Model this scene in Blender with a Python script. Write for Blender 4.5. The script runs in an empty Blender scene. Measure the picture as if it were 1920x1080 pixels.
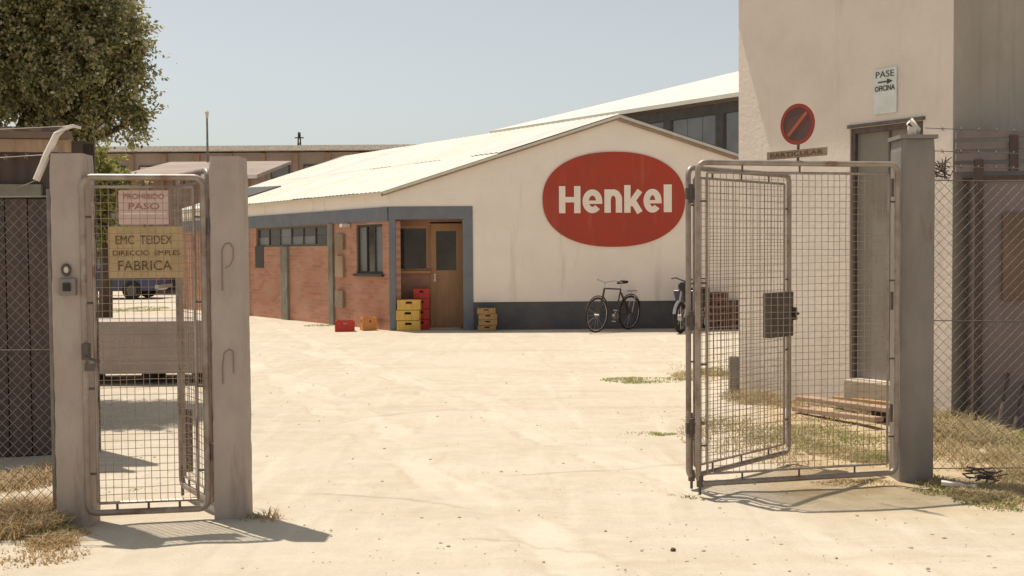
import bpy, math, random
from mathutils import Vector, Matrix, Euler
from mathutils import noise as mnoise
random.seed(7)
S = bpy.context.scene
COL = S.collection
R = math.radians
V = Vector

# ------------------------------------------------------------------ camera
FPX, CX, CY = 2058.0, 960.0, 540.0
EYE = V((0, 0, 1.55))
PITCH, ROLL = math.atan(70 / FPX), R(0.4)
cam_d = bpy.data.cameras.new('camera')
cam = bpy.data.objects.new('camera', cam_d); COL.objects.link(cam)
cam_d.sensor_width = 36; cam_d.lens = FPX / 1920 * 36
cam_d.clip_start = 0.1; cam_d.clip_end = 3000
CAMM = Matrix.Translation(EYE) @ Matrix.Rotation(R(90) - PITCH, 4, 'X') @ Matrix.Rotation(-ROLL, 4, 'Z')
cam.matrix_world = CAMM
S.camera = cam

# ------------------------------------------------------------------ light
SUN_EL = R(71)
SUN_H = V((-0.755, 0.655)).normalized()
SUN = V((SUN_H.x * math.cos(SUN_EL), SUN_H.y * math.cos(SUN_EL), math.sin(SUN_EL)))
w = bpy.data.worlds.new('World'); S.world = w; w.use_nodes = True
nt = w.node_tree; nt.nodes.clear()
sky = nt.nodes.new('ShaderNodeTexSky'); sky.sky_type = 'NISHITA'; sky.sun_disc = False
sky.sun_elevation = SUN_EL; sky.sun_rotation = math.atan2(SUN_H.x, SUN_H.y)
sky.altitude = 0; sky.air_density = 1.0; sky.dust_density = 1.5; sky.ozone_density = 1.0
hs = nt.nodes.new('ShaderNodeHueSaturation'); hs.inputs['Saturation'].default_value = 0.42; hs.inputs['Value'].default_value = 1.0
tint = nt.nodes.new('ShaderNodeMix'); tint.data_type = 'RGBA'; tint.blend_type = 'MULTIPLY'
tint.inputs['Factor'].default_value = 1; tint.inputs['B'].default_value = (1.0, 0.985, 0.92, 1)
bg = nt.nodes.new('ShaderNodeBackground'); bg.inputs['Strength'].default_value = 0.12
wo = nt.nodes.new('ShaderNodeOutputWorld')
nt.links.new(sky.outputs[0], hs.inputs['Color']); nt.links.new(hs.outputs[0], tint.inputs['A'])
nt.links.new(tint.outputs['Result'], bg.inputs[0]); nt.links.new(bg.outputs[0], wo.inputs[0])
sd = bpy.data.lights.new('sun', 'SUN'); sd.energy = 4.8; sd.angle = R(0.55); sd.color = (1.0, 0.915, 0.795)
so = bpy.data.objects.new('sun', sd); COL.objects.link(so)
so.rotation_euler = SUN.to_track_quat('Z', 'Y').to_euler(); so.location = (0, 0, 30)
S.view_settings.view_transform = 'Standard'; S.view_settings.look = 'None'
S.view_settings.exposure = 0.10; S.view_settings.gamma = 1; S.view_settings.use_curve_mapping = False

# ------------------------------------------------------------------ measuring helpers (sight lines onto real planes)
ROT = CAMM.to_3x3()
def ray(px, py):
    return (ROT @ V(((px - CX) / FPX, -(py - CY) / FPX, -1))).normalized()
def G(px, py, z=0.0):
    d = ray(px, py); return EYE + d * ((z - EYE.z) / d.z)
def PV(px, py, A, B):
    n = V((B.y - A.y, A.x - B.x, 0)); d = ray(px, py)
    return EYE + d * ((V((A.x, A.y, 0)) - EYE).dot(n) / d.dot(n))
def PY(px, py, y):
    d = ray(px, py); return EYE + d * (y / d.y)

# ------------------------------------------------------------------ mesh helpers
class MB:
    def __init__(s): s.v = []; s.f = []
    def add(s, vs, fs):
        o = len(s.v); s.v += [V(v) for v in vs]; s.f += [tuple(i + o for i in f) for f in fs]; return s
    def frame_box(s, o, ax, ay, az):
        """box from corner o along three edge vectors"""
        o = V(o); ax = V(ax); ay = V(ay); az = V(az)
        if ax.cross(ay).dot(az) < 0: ax, ay = ay, ax
        vs = [o, o + ax, o + ax + ay, o + ay, o + az, o + ax + az, o + ax + ay + az, o + ay + az]
        return s.add(vs, [(0, 3, 2, 1), (4, 5, 6, 7), (0, 1, 5, 4), (1, 2, 6, 5), (2, 3, 7, 6), (3, 0, 4, 7)])
    def box(s, c, d, rz=0, e=None):
        c = V(c); m = (Euler(e).to_matrix() if e else Matrix.Rotation(rz, 3, 'Z'))
        ax, ay, az = m @ V((d[0], 0, 0)), m @ V((0, d[1], 0)), m @ V((0, 0, d[2]))
        return s.frame_box(c - (ax + ay + az) / 2, ax, ay, az)
    def tube(s, p, q, r, n=8, r2=None):
        p = V(p); q = V(q); r2 = r if r2 is None else r2
        t = (q - p).normalized(); a = t.orthogonal().normalized(); b = t.cross(a)
        vs = []
        for c, rr in ((p, r), (q, r2)):
            for i in range(n):
                th = 2 * math.pi * (i + .5) / n; vs.append(c + (a * math.cos(th) + b * math.sin(th)) * rr)
        fs = [(i, (i + 1) % n, n + (i + 1) % n, n + i) for i in range(n)]
        fs += [tuple(range(n))[::-1], tuple(range(n, 2 * n))]
        return s.add(vs, fs)
    def path(s, pts, r, n=8, closed=False, nrm=None):
        pts = [V(p) for p in pts]; N = len(pts); vs = []
        for i in range(N):
            a = pts[(i - 1) % N] if (closed or i > 0) else pts[i]
            b = pts[(i + 1) % N] if (closed or i < N - 1) else pts[i]
            t = (b - a).normalized()
            u = V(nrm) if nrm else t.orthogonal()
            u = (u - t * u.dot(t)).normalized(); v_ = t.cross(u)
            rr = r[i] if isinstance(r, (list, tuple)) else r
            for k in range(n):
                th = 2 * math.pi * (k + .5) / n; vs.append(pts[i] + (u * math.cos(th) + v_ * math.sin(th)) * rr)
        fs = []
        for i in range(N if closed else N - 1):
            j = (i + 1) % N
            fs += [(i * n + k, i * n + (k + 1) % n, j * n + (k + 1) % n, j * n + k) for k in range(n)]
        if not closed: fs += [tuple(range(n))[::-1], tuple((N - 1) * n + k for k in range(n))]
        return s.add(vs, fs)
    def prism(s, poly, ext):
        n = len(poly); poly = [V(p) for p in poly]; ext = V(ext)
        nn = V((0, 0, 0))
        for i in range(n): nn += (poly[i]).cross(poly[(i + 1) % n])
        if nn.dot(ext) > 0: poly = poly[::-1]
        fs = [tuple(range(n)), tuple(range(n, 2 * n))[::-1]]
        fs += [((i + 1) % n, i, n + i, n + (i + 1) % n) for i in range(n)]
        return s.add(poly + [p + ext for p in poly], fs)
    def build(s, name, mat, parent=None, at=None, label=None, kind=None, bevel=0, smooth=False):
        """vertices are in place coordinates; 'at' (or the parent thing's base) becomes the origin"""
        org = V(at) if at is not None else (base_of(parent) if parent else V((0, 0, 0)))
        me = bpy.data.meshes.new(name)
        me.from_pydata([tuple(v - org) for v in s.v], [], s.f); me.update()
        if smooth:
            for p in me.polygons: p.use_smooth = True
        me.materials.append(mat)
        o = bpy.data.objects.new(name, me); COL.objects.link(o)
        if parent: o.parent = parent
        else: o.location = org
        if bevel:
            b = o.modifiers.new('bevel', 'BEVEL'); b.width = bevel; b.segments = 2; b.limit_method = 'ANGLE'
        if label: o['label'] = label
        if kind: o['kind'] = kind
        return o
BASE = {}
def base_of(o):
    while o.parent: o = o.parent
    return V(BASE.get(o.name, o.location))
def thing(name, loc, label, cat, group=None):
    o = bpy.data.objects.new(name, None); COL.objects.link(o); o.location = loc
    o.empty_display_size = .2
    BASE[o.name] = V(loc); tag(o, label, cat, group); return o
def tag(o, label, cat, group=None):
    o['label'] = label; o['category'] = cat
    if group: o['group'] = group
    return o
def dup(root, loc, rz, label):
    def cp(o, par):
        c = o.copy(); COL.objects.link(c)
        if par: c.parent = par
        for ch in o.children: cp(ch, c)
        return c
    c = cp(root, None); c.location = loc; c.rotation_euler = (0, 0, rz); c['label'] = label; return c

# ------------------------------------------------------------------ materials
def mat(name, c, c2=None, rough=.8, scale=6, detail=5, bump=0.0, bscale=None, metal=0, stretch=(1, 1, 1), spec=.3, lo=.35, hi=.65,
        c3=None, s3=1.5, lo3=.55, hi3=.7, st3=(1, 1, 1)):
    m = bpy.data.materials.new(name); m.use_nodes = True; n = m.node_tree.nodes; l = m.node_tree.links
    b = n['Principled BSDF']; b.inputs['Roughness'].default_value = rough; b.inputs['Metallic'].default_value = metal
    b.inputs['Specular IOR Level'].default_value = spec
    b.inputs['Base Color'].default_value = (*c, 1)
    if c2 or bump:
        tc = n.new('ShaderNodeTexCoord')
        def noi(sc, st, lo, hi):
            mp = n.new('ShaderNodeMapping'); mp.inputs['Scale'].default_value = st
            l.new(tc.outputs['Object'], mp.inputs[0])
            t = n.new('ShaderNodeTexNoise'); t.inputs['Scale'].default_value = sc; t.inputs['Detail'].default_value = detail
            t.inputs['Roughness'].default_value = .62
            l.new(mp.outputs[0], t.inputs['Vector'])
            r = n.new('ShaderNodeMapRange'); r.inputs[1].default_value = lo; r.inputs[2].default_value = hi
            l.new(t.outputs['Fac'], r.inputs[0]); return t, r
        t, r = noi(scale, stretch, lo, hi)
        cur = None
        if c2:
            x = n.new('ShaderNodeMix'); x.data_type = 'RGBA'; l.new(r.outputs[0], x.inputs['Factor'])
            x.inputs['A'].default_value = (*c, 1); x.inputs['B'].default_value = (*c2, 1); cur = x.outputs['Result']
        if c3:
            t3, r3 = noi(s3, st3, lo3, hi3)
            y = n.new('ShaderNodeMix'); y.data_type = 'RGBA'; l.new(r3.outputs[0], y.inputs['Factor'])
            if cur: l.new(cur, y.inputs['A'])
            else: y.inputs['A'].default_value = (*c, 1)
            y.inputs['B'].default_value = (*c3, 1); cur = y.outputs['Result']
        if cur: l.new(cur, b.inputs['Base Color'])
        if bump:
            tb, rb = noi(bscale or scale * 4, stretch, 0, 1)
            bp = n.new('ShaderNodeBump'); bp.inputs['Strength'].default_value = 1; bp.inputs['Distance'].default_value = bump
            l.new(tb.outputs['Fac'], bp.inputs['Height']); l.new(bp.outputs[0], b.inputs['Normal'])
    return m
M = {}
M['wallwhite'] = mat('painted_render', (.86, .775, .69), (.81, .725, .64), .9, 1.2, bump=.006, bscale=25, c3=(.62, .545, .47), s3=1.6, st3=(2.2, 2.2, .22), lo3=.59, hi3=.8)
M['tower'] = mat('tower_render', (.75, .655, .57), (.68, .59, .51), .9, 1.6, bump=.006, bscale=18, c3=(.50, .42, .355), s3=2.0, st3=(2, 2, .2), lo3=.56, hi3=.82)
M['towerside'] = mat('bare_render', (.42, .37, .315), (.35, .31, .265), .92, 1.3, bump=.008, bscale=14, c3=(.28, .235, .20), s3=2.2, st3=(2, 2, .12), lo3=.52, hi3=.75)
M['band'] = mat('dark_plinth_paint', (.085, .088, .098), (.115, .11, .11), .85, 3, bump=.003)
M['bluegrey'] = mat('bluegrey_paint', (.15, .165, .20), (.185, .19, .205), .75, 4, bump=.002)
M['concrete'] = mat('post_concrete', (.45, .375, .325), (.36, .30, .26), .9, 5, bump=.004, bscale=60, stretch=(1, 1, .5), c3=(.29, .20, .15), s3=3.5, st3=(2, 2, .35), lo3=.58, hi3=.75)
M['concrete2'] = mat('fence_concrete', (.26, .24, .20), (.20, .18, .145), .9, 6, bump=.004, bscale=50, c3=(.16, .15, .09), s3=3, st3=(2, 2, .4))
M['steelpost'] = mat('painted_steel_post', (.26, .23, .205), (.20, .175, .155), .6, 5, bump=.001, stretch=(1, 1, .3), c3=(.15, .10, .075), s3=4, st3=(2, 2, .5), lo3=.6, hi3=.75)
M['tube'] = mat('gate_tube_paint', (.36, .30, .255), (.25, .195, .16), .45, 9, metal=.35, spec=.5, c3=(.20, .12, .085), s3=6, lo3=.56, hi3=.68)
M['wire'] = mat('gate_wire', (.34, .275, .215), (.26, .19, .145), .5, 8, metal=.3)
M['galv'] = mat('galvanised_wire', (.26, .235, .21), (.17, .14, .12), .55, 8, metal=.35)
M['oldwire'] = mat('rusty_old_wire', (.19, .165, .15), (.13, .10, .085), .6, 8, metal=.2)
M['lock'] = mat('lock_paint', (.15, .12, .11), (.10, .08, .07), .55, 12, metal=.3)
M['dark'] = mat('blackened_metal', (.03, .026, .024), (.05, .04, .035), .6, 10)
M['whitepaint'] = mat('white_metal_paint', (.74, .70, .64), (.55, .48, .42), .5, 8)
M['redpaint'] = mat('emblem_red', (.41, .058, .034), (.35, .062, .04), .8, 1.4, c3=(.44, .10, .07), s3=3, st3=(2, 2, .3), lo3=.55, hi3=.8, bump=.002, bscale=30)
M['letter'] = mat('letter_white', (.85, .76, .68), (.80, .70, .61), .8, 4)
M['roofwhite'] = mat('pale_roof_sheet', (.60, .575, .51), (.55, .52, .45), .7, 1.6, bump=.0, c3=(.46, .41, .34), s3=.9, st3=(3, 1, 1), lo3=.6, hi3=.8)
M['roofcream'] = mat('cream_roof_sheet', (.60, .56, .48), (.54, .50, .42), .75, 2)
M['roofgrey'] = mat('greyed_roof_sheet', (.56, .545, .50), (.50, .475, .42), .75, 2)
M['fasciaedge'] = mat('roof_edge_tile', (.34, .25, .19), (.26, .19, .14), .85, 5)
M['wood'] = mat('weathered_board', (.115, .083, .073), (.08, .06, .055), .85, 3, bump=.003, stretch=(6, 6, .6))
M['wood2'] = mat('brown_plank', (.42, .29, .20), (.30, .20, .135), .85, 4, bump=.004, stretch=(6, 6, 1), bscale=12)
M['doorwood'] = mat('varnished_door', (.44, .25, .13), (.35, .20, .105), .6, 4, stretch=(6, 6, .5))
M['glass'] = mat('dark_glass', (.03, .027, .024), (.05, .045, .038), .12, 3, spec=.6)
M['glassgrey'] = mat('dusty_glass', (.15, .155, .16), (.12, .12, .125), .35, 2, spec=.5)
M['mullion'] = mat('dark_mullion', (.07, .065, .06), (.05, .045, .04), .7, 5)
M['greymetaldoor'] = mat('grey_door_paint', (.26, .235, .20), (.22, .195, .165), .55, 2.5, c3=(.19, .165, .135), s3=3, st3=(2, 2, .4))
M['yellowc'] = mat('yellow_plastic', (.68, .44, .10), (.60, .38, .09), .5, 8)
M['redc'] = mat('red_plastic', (.50, .045, .03), (.42, .04, .03), .45, 8)
M['orangec'] = mat('orange_plastic', (.62, .26, .07), (.52, .22, .06), .5, 8)
M['brownc'] = mat('dull_red_plastic', (.15, .06, .055), (.11, .05, .045), .6, 8)
M['woodc'] = mat('pale_wood_crate', (.42, .27, .12), (.32, .2, .09), .8, 8)
M['rubber'] = mat('rubber', (.025, .024, .023), None, .8)
M['bikepaint'] = mat('bicycle_paint', (.05, .045, .045), (.08, .06, .05), .4, 8)
M['chrome'] = mat('dull_chrome', (.5, .48, .45), None, .3, metal=.9)
M['carpaint'] = mat('navy_car_paint', (.03, .035, .09), (.035, .04, .11), .25, 3, spec=.6)
M['bark'] = mat('bark', (.12, .085, .06), (.07, .05, .035), .9, 6, bump=.01, stretch=(3, 3, .6))
M['farwall'] = mat('far_brown_wall', (.33, .26, .22), (.26, .205, .175), .9, .5, c3=(.30, .25, .215), s3=.25)
M['farbrick'] = mat('far_brick_wall', (.33, .22, .165), (.27, .18, .135), .9, 1.5)
M['panelpink'] = mat('pale_sign_paint', (.72, .53, .48), (.63, .46, .41), .7, 12)
M['tan'] = mat('tan_sign_paint', (.56, .42, .23), (.48, .345, .18), .7, 9)
M['ink'] = mat('sign_ink', (.14, .09, .05), None, .7)
M['inkpink'] = mat('faded_red_ink', (.36, .17, .15), None, .7)
M['plaque'] = mat('white_plaque', (.70, .72, .67), (.60, .62, .57), .6, 9)
M['inkg'] = mat('green_black_ink', (.06, .075, .065), None, .7)
M['signred'] = mat('faded_sign_red', (.30, .045, .035), (.24, .04, .03), .6, 14)
M['signdark'] = mat('faded_sign_dark', (.075, .06, .055), (.16, .055, .04), .6, 9)
M['signorange'] = mat('faded_orange', (.36, .10, .05), None, .6)
M['platetan'] = mat('name_plate', (.30, .22, .15), (.22, .16, .11), .7, 14)
M['trough'] = mat('weathered_panel', (.42, .35, .31), (.36, .295, .26), .85, 3)
M['shedroof'] = mat('shed_roof_sheet', (.20, .14, .10), (.14, .10, .075), .85, 3, bump=.003)
M['purplewall'] = mat('stained_shed_wall', (.25, .205, .20), (.20, .16, .155), .9, 2, c3=(.19, .15, .14), s3=1.2, st3=(2, 2, .3))
M['stone'] = mat('stone', (.40, .34, .27), (.30, .25, .20), .9, 8, bump=.004)
M['slab'] = mat('step_concrete', (.46, .38, .28), (.40, .32, .24), .9, 6, bump=.004)

# brick facing: colour from a brick texture in wall coordinates, slight relief
def brick_mat():
    m = bpy.data.materials.new('brick_facing'); m.use_nodes = True; n = m.node_tree.nodes; l = m.node_tree.links
    b = n['Principled BSDF']; b.inputs['Roughness'].default_value = .9; b.inputs['Specular IOR Level'].default_value = .2
    tc = n.new('ShaderNodeTexCoord'); vr = n.new('ShaderNodeVectorRotate'); vr.rotation_type = 'Z_AXIS'
    l.new(tc.outputs['Object'], vr.inputs['Vector']); vr.inputs['Angle'].default_value = -math.atan2(D2.y, D2.x)
    sp = n.new('ShaderNodeSeparateXYZ'); cb = n.new('ShaderNodeCombineXYZ')
    l.new(vr.outputs[0], sp.inputs[0]); l.new(sp.outputs['X'], cb.inputs['X']); l.new(sp.outputs['Z'], cb.inputs['Y'])
    br = n.new('ShaderNodeTexBrick'); br.inputs['Scale'].default_value = 1
    br.inputs['Brick Width'].default_value = .25; br.inputs['Row Height'].default_value = .075; br.inputs['Mortar Size'].default_value = .006
    br.inputs['Color1'].default_value = (.50, .235, .15, 1); br.inputs['Color2'].default_value = (.37, .17, .105, 1); br.inputs['Mortar'].default_value = (.47, .30, .22, 1)
    l.new(cb.outputs[0], br.inputs['Vector'])
    no = n.new('ShaderNodeTexNoise'); no.inputs['Scale'].default_value = 1.3; no.inputs['Detail'].default_value = 4
    l.new(tc.outputs['Object'], no.inputs['Vector'])
    mx = n.new('ShaderNodeMix'); mx.data_type = 'RGBA'; mr = n.new('ShaderNodeMapRange'); mr.inputs[1].default_value = .42; mr.inputs[2].default_value = .7; mr.inputs[4].default_value = .6
    l.new(no.outputs['Fac'], mr.inputs[0]); l.new(mr.outputs[0], mx.inputs['Factor']); l.new(br.outputs['Color'], mx.inputs['A'])
    mx.inputs['B'].default_value = (.54, .33, .24, 1); l.new(mx.outputs['Result'], b.inputs['Base Color'])
    bp = n.new('ShaderNodeBump'); bp.inputs['Distance'].default_value = .006; bp.invert = True
    l.new(br.outputs['Fac'], bp.inputs['Height']); l.new(bp.outputs[0], b.inputs['Normal'])
    return m

# foliage material varied per leaf cluster through a random-per-island hue
def leaf_mat(name, cols, rough=.6):
    m = bpy.data.materials.new(name); m.use_nodes = True; n = m.node_tree.nodes; l = m.node_tree.links
    b = n['Principled BSDF']; b.inputs['Roughness'].default_value = rough; b.inputs['Specular IOR Level'].default_value = .25
    g = n.new('ShaderNodeNewGeometry'); cr = n.new('ShaderNodeValToRGB'); cr.color_ramp.interpolation = 'LINEAR'
    for i, c in enumerate(cols):
        p = i / (len(cols) - 1)
        e = cr.color_ramp.elements[i] if i < 2 else cr.color_ramp.elements.new(p)
        e.position = p; e.color = (*c, 1)
    l.new(g.outputs['Random Per Island'], cr.inputs[0]); l.new(cr.outputs[0], b.inputs['Base Color'])
    tr = n.new('ShaderNodeBsdfTranslucent'); l.new(cr.outputs[0], tr.inputs[0])
    ms = n.new('ShaderNodeMixShader'); ms.inputs[0].default_value = .42
    l.new(b.outputs[0], ms.inputs[1]); l.new(tr.outputs[0], ms.inputs[2]); l.new(ms.outputs[0], n['Material Output'].inputs[0])
    return m
M['leaf'] = leaf_mat('tree_leaf', [(.12, .135, .07), (.25, .265, .11), (.37, .35, .15), (.44, .34, .15), (.64, .61, .47)])
M['bushleaf'] = leaf_mat('bush_leaf', [(.16, .17, .05), (.30, .29, .08), (.42, .37, .13)])
M['drygrass'] = leaf_mat('dry_grass', [(.52, .41, .24), (.66, .54, .34), (.40, .30, .17), (.38, .35, .16)])
M['rustgrass'] = leaf_mat('rusty_dry_grass', [(.56, .38, .22), (.66, .50, .32), (.44, .32, .19), (.40, .36, .18), (.62, .44, .26)])
M['greengrass'] = leaf_mat('green_weed', [(.20, .23, .08), (.32, .33, .12), (.45, .41, .20)])

# ------------------------------------------------------------------ ground (one sheet to the horizon)
def circ(a, b, c):
    ax, ay, bx, by, cx, cy = a.x, a.y, b.x, b.y, c.x, c.y
    d = 2 * (ax * (by - cy) + bx * (cy - ay) + cx * (ay - by))
    ux = ((ax * ax + ay * ay) * (by - cy) + (bx * bx + by * by) * (cy - ay) + (cx * cx + cy * cy) * (ay - by)) / d
    uy = ((ax * ax + ay * ay) * (cx - bx) + (bx * bx + by * by) * (ax - cx) + (cx * cx + cy * cy) * (bx - ax)) / d
    return (ux, uy, math.hypot(ax - ux, ay - uy))
k1 = circ(G(560, 735), G(760, 860), G(1060, 1040)); k2 = circ(G(700, 690), G(1010, 790), G(1500, 1000)); k3 = circ(G(860, 640), G(800, 760), G(640, 1060))
TRACKS = []
for (cx_, cy_, R_) in (k1, k2):
    sg = 1
    TRACKS += [(cx_, cy_, R_), (cx_, cy_, abs(R_ - 1.35))]
def track_h(x, y):
    h = 0
    for (cx_, cy_, R_) in TRACKS:
        d = abs(math.hypot(x - cx_, y - cy_) - R_)
        if d < .3: h += (-.008 if d < .1 else .007 * (1 - abs(d - .16) / .14 if d < .3 else 0))
    return h
def ground_mat():
    m = bpy.data.materials.new('sandy_yard'); m.use_nodes = True; n = m.node_tree.nodes; l = m.node_tree.links
    b = n['Principled BSDF']; b.inputs['Roughness'].default_value = .95; b.inputs['Specular IOR Level'].default_value = .1
    tc = n.new('ShaderNodeTexCoord')
    def noi(sc, st=(1, 1, 1), rz=0, det=6, ro=.6):
        mp = n.new('ShaderNodeMapping'); mp.inputs['Scale'].default_value = st; mp.inputs['Rotation'].default_value = (0, 0, rz)
        l.new(tc.outputs['Object'], mp.inputs[0]); t = n.new('ShaderNodeTexNoise'); t.inputs['Scale'].default_value = sc
        t.inputs['Detail'].default_value = det; t.inputs['Roughness'].default_value = ro; l.new(mp.outputs[0], t.inputs['Vector']); return t.outputs['Fac']
    def rng(s, a, b_, c=0, d=1):
        r = n.new('ShaderNodeMapRange'); 
        for i, v in enumerate((a, b_, c, d)): r.inputs[i + 1].default_value = v
        l.new(s, r.inputs[0]); return r.outputs[0]
    def mix(f, A, B, mode='MIX'):
        x = n.new('ShaderNodeMix'); x.data_type = 'RGBA'; x.blend_type = mode
        if isinstance(f, (int, float)): x.inputs['Factor'].default_value = f
        else: l.new(f, x.inputs['Factor'])
        for k, v in (('A', A), ('B', B)):
            if isinstance(v, tuple): x.inputs[k].default_value = (*v, 1)
            else: l.new(v, x.inputs[k])
        return x.outputs['Result']
    c = mix(rng(noi(.55), .35, .65), (.49, .43, .34), (.435, .372, .285))
    c = mix(rng(noi(6, det=8, ro=.7), .42, .70, 0, .75), c, (.53, .46, .36))
    c = mix(rng(noi(40, det=4, ro=.8), .55, .8, 0, .35), c, (.38, .30, .215))
    c = mix(rng(noi(1.4, (3.2, .5, 1), R(-28)), .53, .70, 0, .40), c, (.60, .54, .44))     # wheel-polished streaks
    for (pa_, pb_2, pc_, rad_) in ((G(590, 925), G(740, 931), G(880, 952), .75), (G(1010, 890), G(1150, 882), G(1290, 868), .9), (G(620, 800), G(780, 772), G(960, 770), 1.2), (G(900, 1010), G(1040, 1025), G(1180, 1060), .6)):
        cx_, cy_, R_ = circ(pa_, pb_2, pc_)
        def dist_to(c_, z_=0):
            q_ = n.new('ShaderNodeVectorMath'); q_.operation = 'MULTIPLY'; l.new(tc.outputs['Object'], q_.inputs[0]); q_.inputs[1].default_value = (1, 1, 0)
            v_ = n.new('ShaderNodeVectorMath'); v_.operation = 'DISTANCE'; l.new(q_.outputs[0], v_.inputs[0]); v_.inputs[1].default_value = c_; return v_.outputs['Value']
        w_ = n.new('ShaderNodeMath'); w_.operation = 'MULTIPLY_ADD'; l.new(noi(2.2), w_.inputs[0]); w_.inputs[1].default_value = .16; l.new(dist_to((cx_, cy_, 0)), w_.inputs[2])
        s_ = n.new('ShaderNodeMath'); s_.operation = 'SUBTRACT'; l.new(w_.outputs[0], s_.inputs[0]); s_.inputs[1].default_value = R_ + .08
        a_ = n.new('ShaderNodeMath'); a_.operation = 'ABSOLUTE'; l.new(s_.outputs[0], a_.inputs[0])
        p_ = n.new('ShaderNodeMath'); p_.operation = 'MULTIPLY'; l.new(rng(a_.outputs[0], .035, .008), p_.inputs[0]); l.new(rng(dist_to((pb_2.x, pb_2.y, 0)), rad_, rad_ * .6, 0, .5), p_.inputs[1])
        c = mix(p_.outputs[0], c, (.31, .25, .185))
    for ti, (cx_, cy_, R_) in enumerate(TRACKS):
        vd_ = n.new('ShaderNodeVectorMath'); vd_.operation = 'DISTANCE'
        cmb = n.new('ShaderNodeVectorMath'); cmb.operation = 'MULTIPLY'; l.new(tc.outputs['Object'], cmb.inputs[0]); cmb.inputs[1].default_value = (1, 1, 0)
        l.new(cmb.outputs[0], vd_.inputs[0]); vd_.inputs[1].default_value = (cx_, cy_, 0)
        wob = n.new('ShaderNodeMath'); wob.operation = 'MULTIPLY_ADD'; l.new(noi(1.1 + ti * .2), wob.inputs[0]); wob.inputs[1].default_value = .5; l.new(vd_.outputs['Value'], wob.inputs[2])
        sb = n.new('ShaderNodeMath'); sb.operation = 'SUBTRACT'; l.new(wob.outputs[0], sb.inputs[0]); sb.inputs[1].default_value = R_ + .25
        ab = n.new('ShaderNodeMath'); ab.operation = 'ABSOLUTE'; l.new(sb.outputs[0], ab.inputs[0])
        brk = rng(noi(.9 + ti * .13), .42, .62, 0, .62)
        def mul(a_, b_):
            q_ = n.new('ShaderNodeMath'); q_.operation = 'MULTIPLY'; l.new(a_, q_.inputs[0]); l.new(b_, q_.inputs[1]); return q_.outputs[0]
        c = mix(mul(rng(ab.outputs[0], .17, .10, 0, 1), brk), c, (.56, .505, .41))
        e1 = n.new('ShaderNodeMath'); e1.operation = 'SUBTRACT'; l.new(ab.outputs[0], e1.inputs[0]); e1.inputs[1].default_value = .17
        e2 = n.new('ShaderNodeMath'); e2.operation = 'ABSOLUTE'; l.new(e1.outputs[0], e2.inputs[0])
        c = mix(mul(rng(e2.outputs[0], .05, .0, 0, .65), brk), c, (.40, .325, .235))
    c = mix(rng(noi(.8, (.35, 1.8, 1), det=7), .55, .72, 0, .6), c, (.41, .335, .235))
    c = mix(rng(noi(2.3, (.5, 1.6, 1), det=8, ro=.75), .50, .66, 0, .5), c, (.56, .505, .41))
    c = mix(rng(noi(2.1, (2.6, .35, 1), R(-22)), .56, .72, 0, .3), c, (.38, .30, .21))
    # browner soil on the verges: right of the gate post, and at the foot of the left fence
    sp = n.new('ShaderNodeSeparateXYZ'); l.new(tc.outputs['Object'], sp.inputs[0])
    ma = n.new('ShaderNodeMath'); ma.operation = 'MULTIPLY_ADD'; l.new(sp.outputs['Y'], ma.inputs[0]); ma.inputs[1].default_value = -.21; ma.inputs[2].default_value = 0.0
    ad = n.new('ShaderNodeMath'); ad.operation = 'ADD'; l.new(sp.outputs['X'], ad.inputs[0]); l.new(ma.outputs[0], ad.inputs[1])   # x - .21 y
    nn = n.new('ShaderNodeMath'); nn.operation = 'MULTIPLY_ADD'; l.new(noi(1.2), nn.inputs[0]); nn.inputs[1].default_value = 1.6; l.new(ad.outputs[0], nn.inputs[2])
    r1 = rng(nn.outputs[0], .75, 1.25, 0, .85)
    yy = rng(sp.outputs['Y'], 6.0, 6.9); my = n.new('ShaderNodeMath'); my.operation = 'MULTIPLY'; l.new(r1, my.inputs[0]); l.new(yy, my.inputs[1])
    y2 = rng(sp.outputs['Y'], 14.5, 16.5, 1, 0); m2 = n.new('ShaderNodeMath'); m2.operation = 'MULTIPLY'; l.new(my.outputs[0], m2.inputs[0]); l.new(y2, m2.inputs[1])
    c = mix(m2.outputs[0], c, mix(rng(noi(5), .4, .6), (.36, .265, .145), (.46, .36, .22)))
    l.new(c, b.inputs['Base Color'])
    h = n.new('ShaderNodeMath'); h.operation = 'MULTIPLY_ADD'; l.new(noi(9, det=8, ro=.7), h.inputs[0]); h.inputs[1].default_value = 1; l.new(noi(60, det=3), h.inputs[2])
    bp = n.new('ShaderNodeBump'); bp.inputs['Distance'].default_value = .010; bp.inputs['Strength'].default_value = .6
    l.new(h.outputs[0], bp.inputs['Height']); l.new(bp.outputs[0], b.inputs['Normal'])
    return m
def gz(x, y):
    f = max(0.0, min(1.0, (16 - y) / 4)) * max(0.0, min(1.0, (6 - abs(x)) / 2))
    return f * (track_h(x, y) + .022 * mnoise.noise(V((x * .9, y * .9, 3))) + .012 * mnoise.noise(V((x * 3.1, y * 2.3, 8)))) - .004 * f
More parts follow.
